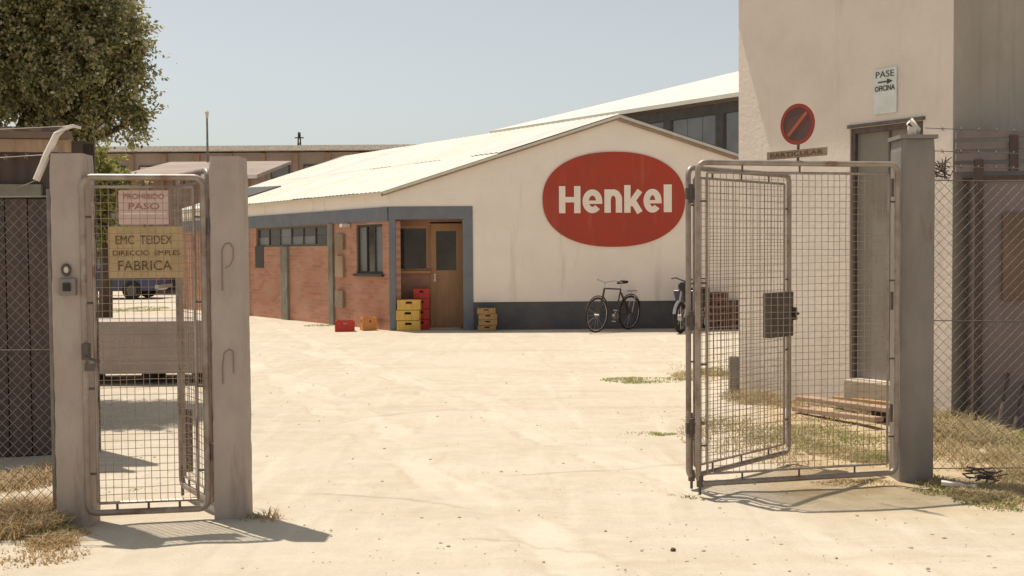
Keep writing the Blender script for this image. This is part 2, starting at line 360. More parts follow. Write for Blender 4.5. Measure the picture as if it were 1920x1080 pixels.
def build_ground():
    xs = [math.sinh(t / 60 * 6.2) * 1.35 for t in range(-90, 91)]
    ys = [math.sinh(t / 60 * 5.3) * 1.6 + 7 for t in range(-80, 111)]
    xs = [max(-1500, min(1500, x)) for x in xs]; xs = sorted(set(round(x, 4) for x in xs))
    ys = [max(-1200, min(2200, y)) for y in ys]; ys = sorted(set(round(y, 4) for y in ys))
    vs = [V((x, y, gz(x, y))) for y in ys for x in xs]; nx = len(xs)
    fs = [(j * nx + i, j * nx + i + 1, (j + 1) * nx + i + 1, (j + 1) * nx + i) for j in range(len(ys) - 1) for i in range(nx - 1)]
    MB().add(vs, fs).build('ground', ground_mat(), kind='structure', smooth=True)
build_ground()

# ------------------------------------------------------------------ front factory building
C0 = G(732, 620); C1g = G(1400, 609)
GD = V((1, (C1g.y - C0.y) / (C1g.x - C0.x), 0)).normalized()
if abs(GD.y) > .08: GD = V((1, 0.02, 0)).normalized()
C1 = C0 + GD * 9
C2g = G(455, 590.5)
D2 = (C2g - C0); D2.z = 0; D2.normalize()
GN = V((GD.y, -GD.x, 0))                     # gable outward normal (towards the camera)
BN = V((-D2.y, D2.x, 0)); BN = BN if BN.y < 0 else -BN   # side wall outward normal
print('C0', C0, 'GD', GD, 'D2', D2, 'BN', BN, 'BN.sun', BN.x * SUN_H.x + BN.y * SUN_H.y)
M['brick'] = brick_mat()
def gp(px, py): return PV(px, py, C0, C1)
A = gp(1155, 216); E = gp(715, 359); Rr = gp(1381, 291)
slope_r = (A.z - Rr.z) / (Rr - A).to_2d().length
RE = V((A.x, A.y, 0)) + GD * 4.7; RE.z = A.z - slope_r * 4.7
FR = PV(645, 285, A, A + D2); L = (FR - A).to_2d().length
print('A', A, 'E', E, 'FR', FR, 'L', L)
fac = thing('factory_building', C0, 'long white factory building with red oval emblem on its gable and a brick side wall', 'building')
up = V((0, 0, 1))
lint_top = gp(800, 387).z; lint_bot = gp(800, 411).z
cr_in = gp(868, 500); cr_out = gp(887, 500); cl_in = gp(743, 500)
def at_z(p, z): return V((p.x, p.y, z))
T = -GN * .25
def rake_z(p):
    u = (p - at_z(A, 0)).to_2d().dot(GD.to_2d())
    sl = (A.z - E.z) / (A - E).to_2d().length
    return A.z - (slope_r * u if u > 0 else -u * sl) - .03
g = MB()
RW = at_z(RE, 0) - GD * .15
g.prism([at_z(cr_out, 0), at_z(RW, 0), at_z(RW, rake_z(RW)), at_z(A, A.z - .03), at_z(cr_out, rake_z(cr_out))], T)
g.prism([at_z(C0, lint_top), at_z(cr_out, lint_top), at_z(cr_out, rake_z(cr_out)), at_z(C0, rake_z(C0))], T)
g.build('gable_wall', M['wallwhite'], fac)
# dark painted plinth
pz = gp(1282, 558).z
MB().frame_box(at_z(cr_out, 0) + GN * .012, (at_z(RW, 0) - at_z(cr_out, 0)), T * .3, up * gp(1100, 565).z).build('plinth', M['band'], fac)
# porch frame: lintel and two columns (blue grey), 15 mm proud
b_ = MB(); o = at_z(C0, lint_bot) + GN * .015 - GD * .012
b_.frame_box(o, at_z(cr_out, 0) - at_z(C0, 0) + GD * .012, T, up * (lint_top - lint_bot))
b_.build('porch_lintel', M['bluegrey'], fac)
MB().frame_box(at_z(C0, 0) + GN * .015 - GD * .012, at_z(cl_in, 0) - at_z(C0, 0), T, up * (lint_bot - .002)).build('porch_column', M['bluegrey'], fac)
MB().frame_box(at_z(cr_in, 0) + GN * .015, at_z(cr_out, 0) - at_z(cr_in, 0), T, up * (lint_bot - .002)).build('porch_column', M['bluegrey'], fac)
# porch back: recessed .22 m
RB = T.normalized() * .55
def bp_(px, py): return PV(px, py, C0 + RB, C1 + RB)
def panel_rect(pfun, x0, y0, x1, y1):
    a = pfun(x0, y1); c = pfun(x1, y0)
    a2 = V((a.x, a.y, a.z)); w_ = V((c.x - a.x, c.y - a.y, 0)); return a2, w_, c.z - a.z
back = MB()
bl = at_z(cl_in, 0) + RB - GD * .28; brr = at_z(cr_in, 0) + RB + GD * .15
def wall_with_holes(mb, o, d, z0, z1, ln, holes, th):
    """o base point, d unit dir, holes list of (u0,u1,h0,h1) sorted by u; th extrude vector"""
    us = 0
    for (u0, u1, h0, h1) in holes:
        if u0 > us: mb.frame_box(at_z(o, z0) + d * us, d * (u0 - us), th, up * (z1 - z0))
        if h0 > z0: mb.frame_box(at_z(o, z0) + d * u0, d * (u1 - u0), th, up * (h0 - z0))
        if h1 < z1: mb.frame_box(at_z(o, h1) + d * u0, d * (u1 - u0), th, up * (z1 - h1))
        us = u1
    if us < ln: mb.frame_box(at_z(o, z0) + d * us, d * (ln - us), th, up * (z1 - z0))
def uof(p, o, d): return (p - o).to_2d().dot(d.to_2d())
wl = bp_(745, 508); wr = bp_(803, 424); dl = bp_(808, 615); dr = bp_(866, 416)
uh = [(uof(wl, bl, GD), uof(wr, bl, GD), wl.z, wr.z), (uof(dl, bl, GD), uof(dr, bl, GD), 0.0, dr.z)]
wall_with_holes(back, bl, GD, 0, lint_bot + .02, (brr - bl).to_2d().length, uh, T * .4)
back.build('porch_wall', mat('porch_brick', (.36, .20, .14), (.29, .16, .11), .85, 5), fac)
def window(parent, o, d, nrm, u0, u1, z0, z1, nv, nh, mf, mg, depth=.08, fw=.045, name='window', sill=False):
    """frame (part) with panes and glazing bars (sub-parts)"""
    f = MB(); q = at_z(o, z0) + d * u0 - nrm * .03
    W = u1 - u0; H = z1 - z0; t = -nrm * .06
    f.frame_box(q, d * fw, t, up * H); f.frame_box(q + d * (W - fw), d * fw, t, up * H)
    f.frame_box(q + d * fw, d * (W - 2 * fw), t, up * fw); f.frame_box(q + d * fw + up * (H - fw), d * (W - 2 * fw), t, up * fw)
    if sill: f.frame_box(q - d * .05 + nrm * .10 - up * .05, d * (W + .1), t * 2.4, up * .048)
    fo = f.build(name, mf, parent)
    iw = (W - 2 * fw) / nv; ih = (H - 2 * fw) / nh
    for i in range(1, nv):
        MB().frame_box(q + d * (fw + i * iw - fw * .3) + up * fw - nrm * .005, d * fw * .6, t * .7, up * (H - 2 * fw)).build('glazing_bar', mf, fo)
    for i in range(nv):
        for j in range(nh):
            MB().frame_box(q + d * (fw + i * iw + .001) + up * (fw + j * ih + .001) - nrm * .03, d * (iw - .002), -nrm * .008, up * (ih - .004)).build('pane', M['glassgrey'] if random.random() < .22 else mg, fo)
    return fo
window(fac, bl, GD, GN, uh[0][0], uh[0][1], uh[0][2], uh[0][3], 1, 1, M['doorwood'], M['glass'], sill=True)
# door
du0, du1, _, dz = uh[1]
dm = MB(); W = du1 - du0; q = bl + GD * du0 - GN * .03
gl = bp_(818, 507); gr = bp_(855, 433); a0 = uof(gl, bl, GD) - du0; a1 = uof(gr, bl, GD) - du0
wall_with_holes(dm, q, GD, .02, dz - .03, W, [(a0, a1, gl.z, gr.z)], -GN * .05)
door = dm.build('door', M['doorwood'], fac)
MB().frame_box(at_z(q, gl.z) + GD * a0 - GN * .02, GD * (a1 - a0), -GN * .01, up * (gr.z - gl.z)).build('pane', M['glass'], door)
hm = MB(); hp = at_z(q, 1.02) + GD * .09 + GN * .0
hm.box(hp + GN * .006, (.03, .012, .16)); hm.tube(hp, hp + GN * .05, .009, 6); hm.tube(hp + GN * .05, hp + GN * .05 + GD * .11, .009, 6)
hm.build('handle', M['chrome'], door)
MB().frame_box(bl + GN * .02 - up * 0 + GD * .2, GD * ((brr - bl).length - .4), GN * .2, up * .03).build('threshold', M['slab'], fac)
# emblem: red oval board with letters
ec = gp(1151, 374); erx = (gp(1284, 374) - gp(1017, 374)).length / 2; erz = (gp(1151, 285).z - gp(1151, 463).z) / 2
N = 96; ov = []
for i in range(N):
    th = 2 * math.pi * i / N; c_, s_ = math.cos(th), math.sin(th); k = 2 / 2.25
    ov.append(ec + GN * .006 + GD * erx * (abs(c_) ** k) * (1 if c_ > 0 else -1) + up * erz * (abs(s_) ** k) * (1 if s_ > 0 else -1))
emb = MB().prism(ov, GN * .02).build('painted_emblem', M['redpaint'], fac)
def stroke(mb, pts, wd, org, sx, sz, lift, th=.006):
    """flat stroke along (u,v) points, letter space; sx, sz metres per unit"""
    P = [V((p[0] * sx, p[1] * sz)) for p in pts]; n = len(P); L_, R_ = [], []
    for i in range(n):
        a = P[max(i - 1, 0)]; b = P[min(i + 1, n - 1)]; t = (b - a).normalized(); nn = V((-t.y, t.x)) * wd / 2
        L_.append(P[i] + nn); R_.append(P[i] - nn)
    f3 = lambda p, e: org + GD * p.x + up * p.y + GN * e
    vs = []
    for i in range(n): vs += [f3(L_[i], lift), f3(R_[i], lift), f3(L_[i], lift + th), f3(R_[i], lift + th)]
    fs = []
    for i in range(n - 1):
        a = 4 * i; b = a + 4
        fs += [(a + 2, a + 3, b + 3, b + 2), (a, a + 2, b + 2, b), (a + 3, a + 1, b + 1, b + 3), (a + 1, a, b, b + 1)]
    fs += [(0, 1, 3, 2), (4 * n - 4, 4 * n - 2, 4 * n - 1, 4 * n - 3)]
    mb.add(vs, fs)
def arc(cx, cy, rx, ry, a0, a1, n=18):
    return [(cx + rx * math.cos(R(a0 + (a1 - a0) * i / n)), cy + ry * math.sin(R(a0 + (a1 - a0) * i / n))) for i in range(n + 1)]
def letter_box(x0, x1, y0, y1):
    a = gp(x0, y1); c = gp(x1, y0); return V((a.x, a.y, a.z)), (c - a).to_2d().length, c.z - a.z
LW = (gp(1060, 374) - gp(1048, 374)).length
def do_letter(ch, x0, x1, y0, y1):
    o, sx, sz = letter_box(x0, x1, y0, y1); m = MB(); l0 = .030; e = LW / 2
    ex, ez = e / sx, e / sz
    if ch == 'H':
        stroke(m, [(ex, 0), (ex, 1)], LW, o, sx, sz, l0); stroke(m, [(1 - ex, 0), (1 - ex, 1)], LW, o, sx, sz, l0)
        stroke(m, [(.1, .5), (.9, .5)], LW * .85, o, sx, sz, l0 - .0015)
    if ch == 'l': stroke(m, [(.5, 0), (.5, 1)], sx, o, sx, sz, l0)
    if ch == 'k':
        stroke(m, [(ex, 0), (ex, 1)], LW, o, sx, sz, l0)
        stroke(m, [(.28, .28), (.84, .80)], LW * .9, o, sx, sz, l0 - .0015); stroke(m, [(.42, .48), (.84, .0)], LW * .95, o, sx, sz, l0 - .003)
    if ch == 'n':
        stroke(m, [(ex, 0), (ex, 1)], LW, o, sx, sz, l0)
        stroke(m, [(ex, .55)] + arc(.5, .55, .5 - ex, .45 - ez, 150, 0, 14) + [(1 - ex, .3), (1 - ex, 0)], LW, o, sx, sz, l0 - .0015)
    if ch == 'e':
        stroke(m, arc(.5, .5, .5 - ex, .5 - ez, 2, 318, 34), LW * .98, o, sx, sz, l0)
        stroke(m, [(.15, .46), (1.0, .46)], LW * .52, o, sx, sz, l0 - .0015)
    m.build('letter', M['letter'], emb)
do_letter('H', 1048, 1088, 349, 400); do_letter('e', 1092, 1129, 355, 400); do_letter('n', 1133, 1166, 355, 399)
do_letter('k', 1170, 1205, 347, 399); do_letter('e', 1206, 1240, 354, 399); do_letter('l', 1244, 1259, 346, 398)

# side wall (brick), fascia, white upper band
SO = C0 + D2 * .0
SL = uof(G(340, 578), C0, D2)
SL = max(SL, 8.5)
sw = lambda px, py: PV(px, py, C0, C0 + D2)
fz1 = sw(600, 397).z; fz0 = sw(600, 421).z
print('side fascia', fz0, fz1, 'lint', lint_bot, lint_top, 'SL', SL, 'erz', erz)
def su(px, py): p = sw(px, py); return uof(p, C0, D2), p.z
u_a, z_a = su(718, 514); u_b, z_b = su(668, 422)
u_c, z_c = su(614, 461); u_d, z_d = su(480, 426)
u_e, z_e = su(495, 500)
holes = sorted([(u_a, u_b, z_a, min(z_b, fz0 - .03)), (u_c, u_d, z_c, min(z_d, fz0 - .01))])
bw = MB(); off0 = .0
wall_with_holes(bw, SO, D2, 0, fz0, SL, holes, -BN * .25)
bw.build('brick_wall', M['brick'], fac)
MB().frame_box(at_z(SO, fz0 + .001) + BN * .03 + D2 * .03, D2 * SL, -BN * .25, up * (fz1 - fz0)).build('fascia_band', M['bluegrey'], fac)
MB().frame_box(at_z(SO, fz1 + .002) + D2 * .01, D2 * SL, -BN * .25, up * (E.z - fz1 - .0)).build('upper_wall', M['wallwhite'], fac)
window(fac, SO, D2, BN, holes[0][0], holes[0][1], holes[0][2], holes[0][3], 3, 1, M['mullion'], M['glass'], sill=True)
window(fac, SO, D2, BN, holes[1][0], holes[1][1], holes[1][2], holes[1][3], 6, 2, mat('window_frame_green', (.13, .13, .10), None), M['glass'])
ua, za = su(495, 502); ub, zb = su(479, 462)
MB().frame_box(at_z(SO, za) + D2 * ua + BN * .012, D2 * (ub - ua), -BN * .03, up * (zb - za)).build('vent_panel', M['mullion'], fac)
for (x0, x1, yb_, yt_, mm, nm, th) in ((543, 531, 605, 461, 'concrete2', 'pilaster', .06), (628, 620, 605, 425, 'concrete2', 'pilaster', .05), (468, 463, 600, 425, 'whitepaint', 'downpipe', .05)):
    u0, _ = su(x0, 540); u1, _ = su(x1, 540)
    MB().frame_box(at_z(SO, 0) + D2 * u0 + BN * .001, D2 * (u1 - u0), BN * th, up * (fz0 - .002 if yt_ < 430 else su(537, 463)[1])).build(nm, M[mm], fac)
for (yt_, yb_) in ((440, 468), (480, 520), (545, 577)):
    u0, z0 = su(648, yb_); u1, z1 = su(633, yt_)
    MB().frame_box(at_z(SO, z0) + D2 * u0 + BN * .001, D2 * (u1 - u0), BN * .07, up * (z1 - z0)).build('meter_box', M['platetan'] if yt_ != 480 else M['wood2'], fac)
lp, lz = su(656, 423)
MB().box(at_z(SO, lz) + D2 * lp + BN * .12, (.18, .12, .07), rz=.6).build('wall_lamp', M['whitepaint'], fac)

# roof: two slopes of sheeting with thin ribs; overhang limited so the eave shade ends low on the brick
dotb = BN.x * SUN_H.x + BN.y * SUN_H.y
dist = (at_z(E, 0) - at_z(C0, 0)).dot(-GD)
def roof_slope(p_ridge, p_eave, run, name, ribs=True, th=.05, mt='roofwhite', parent=None, sp=.55):
    m = MB(); d = V(p_eave) - V(p_ridge); nrm = d.cross(run).normalized(); nrm = nrm if nrm.z > 0 else -nrm
    m.frame_box(V(p_ridge) - nrm * th, d, run, nrm * th)
    ro = m.build(name, M[mt], parent)
    if ribs:
        rows = 2 if d.length < 5.5 else 3; ncol = int(run.length / .98); cw_ = run / ncol; ru = run.normalized()
        for i in range(ncol):
            for j in range(rows):
                lift = .014 + .003 * (rows - 1 - j) + random.uniform(0, .006); sk = random.uniform(-.004, .010)
                a_ = V(p_ridge) + cw_ * i + d * (j / rows) + nrm * lift
                e_ = d * (1 / rows) + d.normalized() * (random.uniform(.01, .045) if j == rows - 1 else .05)
                vs = []; nw_ = 12
                for k in range(nw_ + 1):
                    h_ = nrm * (.011 if k % 2 else -.006); q = a_ + cw_ * (k / nw_) * 1.01 + h_
                    vs += [q, q + e_ + nrm * sk]
                MB().add(vs, [(2 * k, 2 * k + 1, 2 * k + 3, 2 * k + 2) for k in range(nw_)]).build('roof_sheet', M[('roofwhite', 'roofwhite', 'roofcream', 'roofgrey')[random.randrange(4)]], ro)
    return ro
fo = -D2 * .12
LR = D2 * (L + .10)
Ax = A + fo; Ex = E + fo + (E - A).normalized() * .035
roof_slope(Ax, Ex, LR, 'roof_slope', parent=fac)
roof_slope(Ax + V((0, 0, 0)), RE + fo, LR, 'roof_slope', parent=fac)
# thin brown edge boards under the rakes
eb = MB(); 
for a_, b__ in ((E, A), (A, RE)):
    d = (b__ - a_); eb.frame_box(V(a_) + GN * .02 - up * .10, d, GN * .06, up * .055)
eb.build('rake_board', M['fasciaedge'], fac)
# dark strip laid on the near slope
def on_roof(px, py):
    n_ = (Ex - Ax).cross(D2).normalized(); d = ray(px, py); return EYE + d * ((Ax - EYE).dot(n_) / d.dot(n_)), (n_ if n_.z > 0 else -n_)
pts = [on_roof(*p)[0] for p in ((528, 352), (455, 375), (420, 382), (420, 357))]; rn = on_roof(500, 360)[1]
MB().prism([p + rn * .024 for p in pts], rn * .03).build('dark_roof_strip', M['mullion'], fac)
# rear and far walls so that the building is closed
bk = MB(); FW = at_z(RW, 0)
bk.frame_box(FW, D2 * L, -GD * .25, up * (RE.z - .1))
q0 = C0 + D2 * SL
bk.prism([at_z(q0, 0), at_z(FR, 0) + GD * 4.4, at_z(FR, 0) + GD * 4.4 + up * (RE.z), at_z(FR, FR.z - .12), at_z(q0, E.z - .1)], GN * .2)
bk.build('back_wall', M['wallwhite'], fac)

# ------------------------------------------------------------------ rear hall with glazed side
he = PY(1380, 179, 26.0); hz = he.z
hall = thing('rear_hall', at_z(he, 0), 'taller hall with pale roof and dark glazed side rising behind the white gable', 'building')
h_near = he - D2 * 3; tE = 0
m_ = PV(940, 245, he, he + D2); tE = (m_ - he).to_2d().length
run = D2 * (tE + 3)
rise = V((8.5, .2, 8.5 * .235))
hn = V((0, 0, 0))
mh = MB(); mh.frame_box(h_near - D2 * 0 - V((.35, 0, .08)), rise, run, V((0, 0, .10))); hr = mh.build('roof_slope', M['roofwhite'], hall)
wallz = hz - .12
wm = MB(); wm.frame_box(at_z(h_near, 0), run, V((.2, 0, 0)), up * (wallz - 2.0) * .6)
zlow = (wallz - 2.0) * .6
wm.frame_box(at_z(h_near, wallz - .25), run, V((.2, 0, 0)), up * .25); wm.build('wall', M['mullion'], hall)
npan = 7; pl = run.length / npan
wf = MB()
for i in range(npan + 1): wf.frame_box(at_z(h_near, zlow) + run.normalized() * (i * pl - .12), run.normalized() * .24, V((.18, 0, 0)), up * (wallz - .25 - zlow))
wf_o = wf.build('window_band', M['mullion'], hall)
for i in range(npan):
    for k in range(3):
        MB().frame_box(at_z(h_near, zlow) + run.normalized() * (i * pl + .13 + k * (pl - .26) / 3) + V((.06, 0, 0)), run.normalized() * ((pl - .26) / 3 - .03), V((.02, 0, 0)), up * (wallz - .26 - zlow)).build('pane', M['glassgrey'], wf_o)
end = h_near + run
MB().prism([at_z(end, 0), at_z(end, 0) + V((8, .2, 0)), at_z(end, hz + 8 * .235 - .1) + V((8, .2, 0)), at_z(end, hz - .1)], -D2 * .2).build('end_wall', M['farwall'], hall)

# ------------------------------------------------------------------ far factory hall
fy = 60
fa = PY(150, 283, fy); fb = PY(730, 276, fy)
far = thing('far_factory_hall', (fa.x, fy, 0), 'long low brown factory hall with pale roof edge across the left background', 'building')
fx0, fx1 = fa.x - 8, fb.x + 4; fz = (fa.z + fb.z) / 2
MB().box(((fx0 + fx1) / 2, fy + 6, fz / 2 - .1), (fx1 - fx0, 12, fz - .2)).build('wall', M['farwall'], far)
MB().box(((fx0 + fx1) / 2, fy + 6, fz + .0), (fx1 - fx0 + .6, 13.2, .26)).build('roof', M['whitepaint'], far)
nw = 16
for i in range(nw):
    x = fx0 + 1 + i * (fx1 - fx0 - 2) / (nw - 1)
    wq = MB().box((x, fy - .03, fz - 1.25), (1.05, .08, .75)).build('window', M['mullion'], far)
    MB().box((x, fy - .075, fz - 1.25), (.9, .02, .6)).build('pane', M['glassgrey'] if i % 3 else M['panelpink'], wq)
    MB().box((x + .85, fy - .05, fz / 2 - .1), (.28, .12, fz - .3)).build('pilaster', M['farbrick'], far)
# closer low brick outbuilding between hall and side wall
oy = 42; oa = PY(238, 338, oy); ob_ = PY(470, 345, oy)
out = thing('brick_outbuilding', (oa.x, oy, 0), 'low reddish brick outbuilding with pale sloping roof seen through the pedestrian gate', 'building')
wd_ = ob_.x - oa.x; oz = oa.z
MB().box((oa.x + wd_ / 2, oy + 3, oz / 2), (wd_, 6, oz)).build('wall', M['farbrick'], out)
MB().prism([(oa.x - .3, oy - .4, oz), (oa.x - .3, oy + 6.4, oz + 1.1), (oa.x - .3, oy + 6.4, oz + 1.22), (oa.x - .3, oy - .4, oz + .14)], (wd_ + .6, 0, 0)).build('roof', M['farwall'], out, label='brown sheet roof')
MB().box((oa.x + wd_ / 2, oy - .45, oz + .08), (wd_ + .7, .06, .14)).build('gutter', M['whitepaint'], out)
for i in range(8):
    x = oa.x + .45 + i * wd_ / 8.2
    MB().box((x, oy - .03, 1.1), (.42, .07, 1.9)).build('doorway' if i % 3 == 0 else 'window', M['dark'] if i in (0, 2) else M['doorwood'], out)
    MB().box((x + .35, oy - .06, oz / 2), (.12, .12, oz - .05)).build('pilaster', M['farbrick'], out)

# ------------------------------------------------------------------ right flat-roofed block
P0 = G(1385, 738); TV = G(1600, 775) - P0; 
vpx = -400.0
# wall direction from vanishing point of its door head and step
vd = ray(vpx, 470 + (960 - vpx) * math.tan(ROLL)); vd.z = 0; vd.normalize()
TD = -vd                                     # runs to the right and towards the camera
TN = V((-TD.y, TD.x, 0)); TN = TN if TN.x < 0 else -TN
print('P0', P0, 'TD', TD, 'TN', TN, 'dot', TN.x * SUN_H.x + TN.y * SUN_H.y)
tw = lambda px, py: PV(px, py, P0, P0 + TD)
tl = uof(tw(1785, 500), P0, TD); TH = 4.75
tower = thing('rendered_block', P0, 'tall cream rendered building with grey side door standing right behind the folding gate', 'building')
t0 = tw(1592, 708); t1 = tw(1731, 221)
tu0, tu1 = uof(t0, P0, TD), uof(t1, P0, TD); tz0, tz1 = t0.z, t1.z - .02
print('tower len', tl, 'door', tu0, tu1, tz0, tz1)
tm = MB(); wall_with_holes(tm, P0, TD, 0, TH, tl, [(tu0, tu1, tz0, tz1)], -TN * .3)
tm.build('front_wall', M['tower'], tower)
Pc = P0 + TD * tl
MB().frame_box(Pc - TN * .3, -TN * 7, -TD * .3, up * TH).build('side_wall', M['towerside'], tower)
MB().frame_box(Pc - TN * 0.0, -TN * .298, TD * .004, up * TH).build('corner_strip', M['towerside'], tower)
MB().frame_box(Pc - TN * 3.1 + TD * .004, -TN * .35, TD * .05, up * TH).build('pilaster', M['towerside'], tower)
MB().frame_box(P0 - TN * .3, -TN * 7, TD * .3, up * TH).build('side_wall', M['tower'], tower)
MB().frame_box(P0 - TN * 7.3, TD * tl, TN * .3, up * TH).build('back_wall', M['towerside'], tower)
dott = TN.x * SUN_H.x + TN.y * SUN_H.y
zsh = tw(1432, 286).z
ovh = (TH - zsh) * dott / math.tan(SUN_EL)
print('overhang', ovh, 'zsh', zsh)
MB().frame_box(P0 - TD * .28 + TN * ovh + up * (TH + .002), TD * (tl + .4), -TN * (7.6 + ovh), up * .22).build('roof_slab', M['concrete2'], tower)
td = MB().frame_box(at_z(P0, tz0) + TD * tu0 - TN * .06, TD * (tu1 - tu0), -TN * .05, up * (tz1 - tz0)).build('door', M['greymetaldoor'], tower)
dj = MB()
for u_ in (0.0, tu1 - tu0 - .045): dj.frame_box(at_z(P0, tz0) + TD * (tu0 + u_) - TN * .02, TD * .045, -TN * .06, up * (tz1 - tz0))
dj.frame_box(at_z(P0, tz1 - .05) + TD * (tu0 + .046) - TN * .02, TD * (tu1 - tu0 - .092), -TN * .06, up * .05)
dj.build('frame', M['lock'], td)
wd = (tu1 - tu0)
MB().frame_box(at_z(P0, tz0 + .0) + TD * (tu0 + wd * .5) - TN * .058, TD * .02, TN * .01, up * (tz1 - tz0 - .06)).build('astragal', M['lock'], td)
for zz in (1.15, 1.62): MB().box(at_z(P0, zz + .2) + TD * (tu0 + wd * .60) - TN * .05, (.03, .03, .045), rz=.5).build('bolt', M['whitepaint'], td)
MB().frame_box(at_z(P0, tz1 + .002) + TD * (tu0 - .02) + TN * .02, TD * (wd + .04), -TN * .06, up * .03).build('drip_rail', M['lock'], tower)
MB().frame_box(P0 + TD * (tu0 - .01) + TN * .002, TD * (wd + .1), TN * .07, up * (tz0 - .01)).build('doorstep', M['slab'], tower, bevel=.012)
# wall plaque
pa = tw(1640, 212); pb = tw(1683, 129)
pw = (pb - pa).to_2d().length; phh = (tw(1661, 128).z - tw(1661, 213).z)
po = V((pa.x, pa.y, tw(1661, 213).z)) + TN * .004
plq = thing('direction_plaque', po, 'small white wall plaque with dark text and arrow above the grey door', 'sign')
MB().frame_box(po, TD * pw, TN * .012, up * phh).build('plate', M['plaque'], plq)
def text_mesh(body, name, mt, parent, org, dx, nrm, width, height, bold=.0):
    c = bpy.data.curves.new('text', 'FONT'); c.body = body; c.size = 1; c.offset = bold; c.extrude = 0; c.resolution_u = 3
    t = bpy.data.objects.new('t', c); COL.objects.link(t)
    dg = bpy.context.evaluated_depsgraph_get(); me = bpy.data.meshes.new_from_object(t.evaluated_get(dg))
    bpy.data.objects.remove(t)
    xs = [v.co.x for v in me.vertices]; ys = [v.co.y for v in me.vertices]
    x0, x1, y0, y1 = min(xs), max(xs), min(ys), max(ys); b0 = base_of(parent)
    for v in me.vertices:
        u = (v.co.x - x0) / (x1 - x0) * width; z = (v.co.y - y0) / (y1 - y0) * height
        v.co = V(org) + V(dx) * u + up * z - b0
    me.materials.clear(); me.materials.append(mt); me.name = name
    o = bpy.data.objects.new(name, me); COL.objects.link(o); o.parent = parent
    sol = o.modifiers.new('s', 'SOLIDIFY'); sol.thickness = .002; sol.offset = 0
    return o
fo_ = po + TN * .0145
text_mesh('PASE', 'lettering', M['inkg'], plq, fo_ + TD * pw * .10 + up * phh * .80, TD, TN, pw * .8, phh * .14)
ar = MB(); ar.frame_box(fo_ + TD * pw * .2 + up * phh * .685, TD * pw * .4, TN * .002, up * phh * .03)
ar.prism([fo_ + TD * pw * .6 + up * phh * .64, fo_ + TD * pw * .85 + up * phh * .70, fo_ + TD * pw * .6 + up * phh * .76], TN * .002)
ar.build('arrow', M['inkg'], plq)
text_mesh('OFICINA', 'lettering', M['inkg'], plq, fo_ + TD * pw * .06 + up * phh * .50, TD, TN, pw * .88, phh * .12, .02)

# ------------------------------------------------------------------ gate posts
def sq_post(name, c, w_, h, mt, label, rz=0, cat='post'):
    t = thing(name, c, label, cat)
    m = MB(); K = 64; per = []
    hw, hd = w_ / 2, w_ * .475; nsg = 5; ch = .010
    cs = [(-hw, -hd), (hw, -hd), (hw, hd), (-hw, hd)]
    for e in range(4):
        a, b = cs[e], cs[(e + 1) % 4]; L_ = math.hypot(b[0] - a[0], b[1] - a[1]); tx, ty = (b[0] - a[0]) / L_, (b[1] - a[1]) / L_
        for i in range(nsg): 
            u = ch + (L_ - 2 * ch) * i / (nsg - 1); per.append((a[0] + tx * u, a[1] + ty * u, -ty, tx, 1 if i in (0, nsg - 1) else 0))
    np_ = len(per); amp = .0022 if mt is M['concrete'] else .0008
    for k in range(K + 1):
        z = -.25 + (h + .25) * k / K
        if k == K: z = h
        for (x, y, nx, ny, edge) in per:
            q = V((x * 9 + c[0] * 7, y * 9, z * 6)); dsp = amp * mnoise.noise(q * 1.5)
            if edge: dsp += min(0, mnoise.noise(V((x * 3 + c[0], y * 30, z * 11))) + .05) * amp * 3.5
            if k >= K - 1: dsp -= .004 * (k - K + 2) * (1 + mnoise.noise(q))
            r_ = math.hypot(x, y); m.v.append(V((c[0] + x + x / r_ * dsp, c[1] + y + y / r_ * dsp, z)))
    for k in range(K):
        for i in range(np_): m.f.append((k * np_ + i, k * np_ + (i + 1) % np_, (k + 1) * np_ + (i + 1) % np_, (k + 1) * np_ + i))
    m.f.append(tuple(K * np_ + i for i in range(np_)))
    m.build('shaft', mt, t)
    return t
g1 = G(137, 987); g1.z = 0
p1 = sq_post('gate_post', g1 + V((0, .09, 0)), .190, 2.115, M['concrete'], 'leftmost concrete gate post with a small dark lock box on its face')
g2 = G(431, 978); 
p2 = sq_post('gate_post', g2 + V((0, .09, 0)), .185, 2.10, M['concrete'], 'concrete gate post with faint scrawls between the pedestrian gate and the open drive')
g3 = G(1719, 903)
p3 = sq_post('gate_post', g3 + V((0, .11, 0)), .225, 2.265, M['steelpost'], 'dark grey gate post with a flat cap carrying the folding mesh gate')
c3 = base_of(p3)
MB().box(c3 + up * 2.28, (.25, .24, .025)).build('cap_plate', M['steelpost'], p3)
for zz in (.45, 1.2, 1.95):
    h_ = MB().tube(c3 + V((-.14, -.05, zz - .06)), c3 + V((-.14, -.05, zz + .06)), .02, 8); h_.box(c3 + V((-.125, -.03, zz)), (.06, .02, .08)); h_.build('hinge', M['lock'], p3)
ub_ = MB().path([c3 + V((-.005, .0, 2.29)), c3 + V((.0, .0, 2.36)), c3 + V((-.03, -.02, 2.39)), c3 + V((.04, -.0, 2.33))], [.025, .034, .03, .018], 8); ub_.build('wire_bracket', M['whitepaint'], p3, smooth=True)
